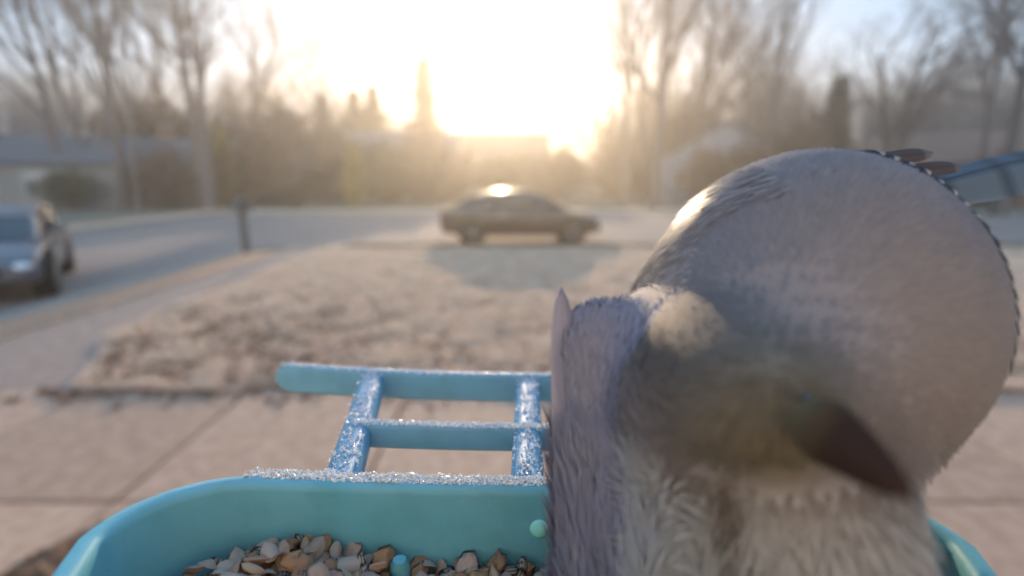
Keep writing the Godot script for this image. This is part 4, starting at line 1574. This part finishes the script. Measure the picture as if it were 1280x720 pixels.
func _bird() -> void:
	var ax := axes()
	var inv := ax.transposed()
	torso_at = spot(1006, 396, 0.147)
	torso_cam = inv * (torso_at - Vector3(0, EYE, 0))
	head_at = spot(950, 508, 0.096)
	lobes = [
		[torso_at, Vector3(0.0435, 0.0465, 0.0420), inv, 0.012],
		[spot(1040, 380, 0.175), Vector3(0.040, 0.038, 0.045), inv, 0.012],          # mantle going back to the tail
		[spot(908, 452, 0.148), Vector3(0.0325, 0.0315, 0.026), inv, 0.012],          # breast on the wing's side
		[spot(930, 490, 0.118), Vector3(0.020, 0.017, 0.016), inv, 0.024],            # neck
		[spot(855, 525, 0.119), Vector3(0.0130, 0.0150, 0.0110), inv, 0.018],         # throat, filling in beside the wing
		[head_at, Vector3(0.0085, 0.0056, 0.0076), inv, 0.026],
		[spot(968, 652, 0.119), Vector3(0.0255, 0.022, 0.024), inv, 0.018],            # breast fluff
		[spot(1040, 660, 0.136), Vector3(0.013, 0.015, 0.018), inv, 0.010],
		[spot(880, 730, 0.126), Vector3(0.024, 0.026, 0.022), inv, 0.012],
		[spot(812, 600, 0.136), Vector3(0.0165, 0.036, 0.015), inv, 0.012],           # shoulder under the raised wing
		[spot(805, 730, 0.136), Vector3(0.0165, 0.034, 0.015), inv, 0.012],
		[spot(735, 432, 0.134), Vector3(0.0072, 0.0085, 0.006), inv, 0.004],
		[spot(750, 455, 0.134), Vector3(0.0110, 0.0125, 0.008), inv, 0.006],
		[spot(798, 448, 0.135), Vector3(0.0145, 0.0130, 0.011), inv, 0.008],
		[spot(749, 530, 0.134), Vector3(0.0108, 0.0160, 0.008), inv, 0.006],
		[spot(751, 610, 0.134), Vector3(0.0108, 0.0160, 0.008), inv, 0.006],
		[spot(754, 700, 0.134), Vector3(0.0108, 0.0180, 0.008), inv, 0.006],
		[spot(757, 780, 0.134), Vector3(0.0108, 0.0180, 0.008), inv, 0.006],
	]
	var foot := Vector3(0.055, TRAY_Y - 0.036, -0.105)
	var o := thing("perched_bird", "grey-blue bird filling the right side, leaning head down over the seed tray", "bird", foot)
	var lo := Vector3(-0.02, EYE - 0.16, -0.25)
	var hi := Vector3(0.17, EYE + 0.06, -0.05)
	var body := nets(lo, hi, 0.0036, func(p): return plumage_tone(p, Vector3.UP))
	put("body", body, mats.skin, o, foot)

	# plumage: fine strands that follow the body from the face backwards and hang down over the breast
	var rng := RandomNumberGenerator.new()
	rng.seed = 71
	var s := Shape.new()
	var gloss := Shape.new()
	var faces := body.t.size() / 3
	var sums := PackedFloat32Array()
	sums.resize(faces)
	var total := 0.0
	for k in faces:
		var a := body.v[body.t[3 * k]]
		var b := body.v[body.t[3 * k + 1]]
		var c := body.v[body.t[3 * k + 2]]
		total += (b - a).cross(c - a).length()
		sums[k] = total
	for i in 120000:
		var k := sums.bsearch(rng.randf() * total)
		k = mini(k, faces - 1)
		var a := body.t[3 * k]
		var b := body.t[3 * k + 1]
		var c := body.t[3 * k + 2]
		var u := rng.randf()
		var w := rng.randf()
		if u + w > 1.0:
			u = 1.0 - u
			w = 1.0 - w
		var p := body.v[a] + (body.v[b] - body.v[a]) * u + (body.v[c] - body.v[a]) * w
		var nn := (body.n[a] * (1.0 - u - w) + body.n[b] * u + body.n[c] * w).normalized()
		var q := inv * (p - Vector3(0, EYE, 0))
		var fluff := clampf((-0.034 - q.y) / 0.010, 0.0, 1.0) if -q.z < 0.152 else 0.0
		var wing := clampf((0.036 - q.x) / 0.008, 0.0, 1.0)
		var flow := (p - head_at).normalized() + Vector3(0, -0.35, 0)
		flow = flow.lerp(Vector3(rng.randf_range(-0.5, 0.5), -1.0, 0.35), fluff * 0.85)
		flow = flow.lerp(Vector3(rng.randf_range(-0.1, 0.1), 1.0, -0.1), wing)
		flow += Vector3(rng.randf_range(-0.22, 0.22), rng.randf_range(-0.22, 0.22), rng.randf_range(-0.22, 0.22))
		flow = (flow - nn * flow.dot(nn)).normalized()
		var length := lerpf(0.0055, 0.013, fluff) * rng.randf_range(0.6, 1.2)
		var lift := lerpf(0.07, 0.30, maxf(fluff, wing * 0.4)) * rng.randf_range(0.3, 1.3)
		var tip := p + flow * length + nn * length * lift
		var tone := plumage_tone(p, nn) * rng.randf_range(0.90, 1.10)
		# the guard feathers on the crown side of the back are coarser and stand a little proud
		var to_eye := (Vector3(0, EYE, 0) - p).normalized()
		var ridge := clampf((0.62 - nn.dot(to_eye)) / 0.3, 0.0, 1.0) * clampf((torso_at.x - 0.014 - p.x) / 0.015, 0.0, 1.0) * float(q.y > 0.004 and q.x > 0.028)
		var ridged := ridge > 0.0 and rng.randf() < 0.65
		if ridged:
			var run := ax * Vector3(-0.75, -0.65, 0.0)
			flow = (run - nn * run.dot(nn)).normalized().lerp(flow, 0.25).normalized()
			tip = p + flow * length * 1.5 + nn * length * (0.10 + 0.22 * ridge * rng.randf())
			tone = tone * rng.randf_range(0.9, 1.5)  # brighter strands paint in rim glints along the sunward edge
		var wide := lerpf(0.00034, 0.00026, fluff) * rng.randf_range(0.7, 1.3)
		(gloss if ridged else s).blade(p - nn * 0.0003, tip, flow.cross(nn).normalized() * wide, (nn + flow * 0.25).normalized(), tone * 0.97, tone * 1.03, 0.9)
	put("plumage", s, mats.feather, o, foot, "stuff")
	put("glossy_plumage", gloss, mats.gloss, o, foot, "stuff")

	# beak: two tapered halves pointing down and towards the tray
	var b0 := spot(1000, 518, 0.0825)
	var b1 := spot(1150, 612, 0.0660)
	var along := (b1 - b0).normalized()
	for half in [1.0, -1.0]:
		var bk := Shape.new()
		var rows := []
		var over := along.cross(Vector3(0, 0, 1)).normalized() * -1.0
		var side := along.cross(over).normalized()
		for k in 13:
			var q := k / 12.0
			var r := 0.0056 * pow(1.0 - q, 0.5) * clampf(0.45 + q * 2.4, 0.0, 1.0) + 0.0002
			var mid: Vector3 = b0.lerp(b1, q * (1.0 if half > 0 else 0.94)) + over * half * 0.0001 - over * 0.0022 * q * q * (1.0 if half > 0 else 0.6)
			var row := PackedVector3Array()
			for j in 14:
				var w := TAU * j / 14
				var h := sin(w)
				row.append(mid + side * cos(w) * r * 0.75 + over * (h * r if h * half > 0.0 else h * r * 0.02))
			rows.append(row)
		bk.sheet(rows, true, func(p): return lin(0.15, 0.12, 0.07).lerp(lin(0.042, 0.027, 0.020), clampf((p.distance_to(b0) - 0.001) / 0.0075, 0.0, 1.0)))
		put("beak", bk, mats.beak, o, foot)
	for e in [spot(1008, 500, 0.0870), head_at + Vector3(-0.012, 0.002, -0.010)]:
		var ey := Shape.new()
		ey.ball(e, Vector3.ONE * 0.0012, lin(0.02, 0.014, 0.012), 10, 14)
		put("eye", ey, mats.lamp_glass, o, foot)

	# raised wing: flight feathers standing on end, the outermost with a straight edge and a pointed tip
	var wing_tone := func(q: float, t: float) -> Color:
		var c := lin(0.26, 0.25, 0.31) if t < 0.3 else lin(0.21, 0.20, 0.26)
		return c.lerp(lin(0.40, 0.36, 0.36), 0.5 if t < -0.8 else 0.0)
	var quill_ends := [[716, 800, 702, 358, 0.0034, 0.1290], [748, 800, 724, 402, 0.0050, 0.1375], [764, 800, 746, 404, 0.0050, 0.139], [784, 800, 768, 402, 0.0050, 0.141]]
	for q in quill_ends:
		var fs := Shape.new()
		feather(fs, spot(q[0], q[1], q[5]), spot(q[2], q[3], q[5]), ax.z, q[4], wing_tone, 0.0)
		put("flight_feather", fs, mats.feather, o, foot)

	# back of the far wing showing over the mantle, and the barred blue tail behind
	var barred := func(q: float, t: float) -> Color:
		if q > 0.90:
			return lin(0.3, 0.33, 0.36)
		var band := fposmod(q * 9.0, 1.0)
		return lin(0.055, 0.075, 0.10) if band < 0.2 else (lin(0.075, 0.115, 0.165) if t < 0.5 else lin(0.11, 0.15, 0.195))
	for q in [[1040, 212, 1166, 191, 0.200, 0.0032], [1080, 222, 1203, 208, 0.203, 0.0032]]:
		var fs := Shape.new()
		feather(fs, spot(q[0], q[1], q[4]), spot(q[2], q[3], q[4] + 0.006), Vector3(0.1, 0.6, 1.0), q[5], func(a, t): return lin(0.10, 0.11, 0.14) if a > 0.9 else lin(0.06, 0.055, 0.065), 0.04)
		put("wing_covert", fs, mats.feather, o, foot)
	for k in 6:
		var fs := Shape.new()
		var w := 251.0 - 3.5 * k
		feather(fs, spot(1130, w + 6, 0.215), spot(1420 - 6 * k, w - 34 - 3.0 * k, 0.282 + 0.002 * k), Vector3(0.15, 0.8, 0.7), 0.0062, barred, 0.03)
		put("tail_feather", fs, mats.feather, o, foot)

	# black collar of small round feathers with pale edges, where the shoulder turns away
	var brim := []
	for k in 19:
		var a := deg_to_rad(lerpf(74.0, -16.0, k / 18.0))
		var best := [torso_at, 0.0]
		var reach := 170.0
		while reach < 330.0:
			var low := 1.0
			var where := 0.0
			for j in 14:
				var depth := 0.115 + 0.006 * j
				var d := field(spot(1006 + cos(a) * reach, 396 - sin(a) * reach, depth))
				if d < low:
					low = d
					where = depth
			if low > 0.0005:
				break
			best = [reach, where]
			reach += 2.0
		brim.append([a, best[0], best[1]])
	for k in 17:
		var p: Array = brim[k]
		var q: Array = brim[k + 2]
		var fs := Shape.new()
		var from := spot(1006 + cos(p[0]) * (p[1] - 5.0), 396 - sin(p[0]) * (p[1] - 5.0), p[2] + 0.002)
		var to := spot(1006 + cos(q[0]) * (q[1] + 6.0), 396 - sin(q[0]) * (q[1] + 6.0), q[2] + 0.005)
		var out := (ax * Vector3(cos(p[0]), sin(p[0]), 0.9)).normalized()
		feather(fs, from, to, out, 0.0019, func(l, t): return lin(0.30, 0.33, 0.37) if l > 0.83 else lin(0.025, 0.025, 0.035), 0.04)
		put("collar_feather", fs, mats.feather, o, foot)

	# legs standing in the seed
	for x in [0.040, 0.072]:
		var lg := Shape.new()
		var hip := Vector3(x, foot.y + 0.030, foot.z - 0.012)
		var heel := Vector3(x + 0.002, foot.y + 0.004, foot.z)
		lg.tube([hip, hip.lerp(heel, 0.5) + Vector3(0, 0, -0.004), heel], [0.0042, 0.0016, 0.0015], 8, lin(0.06, 0.05, 0.05))
		for a in [-0.5, 0.0, 0.5, PI]:
			var d := Vector3(sin(a), 0, cos(a))
			lg.tube([heel, heel + d * 0.008 + Vector3(0, -0.001, 0), heel + d * 0.015 + Vector3(0, -0.0045, 0)], [0.0014, 0.0012, 0.0006], 6, lin(0.06, 0.05, 0.05))
		put("leg", lg, mats.beak, o, foot)
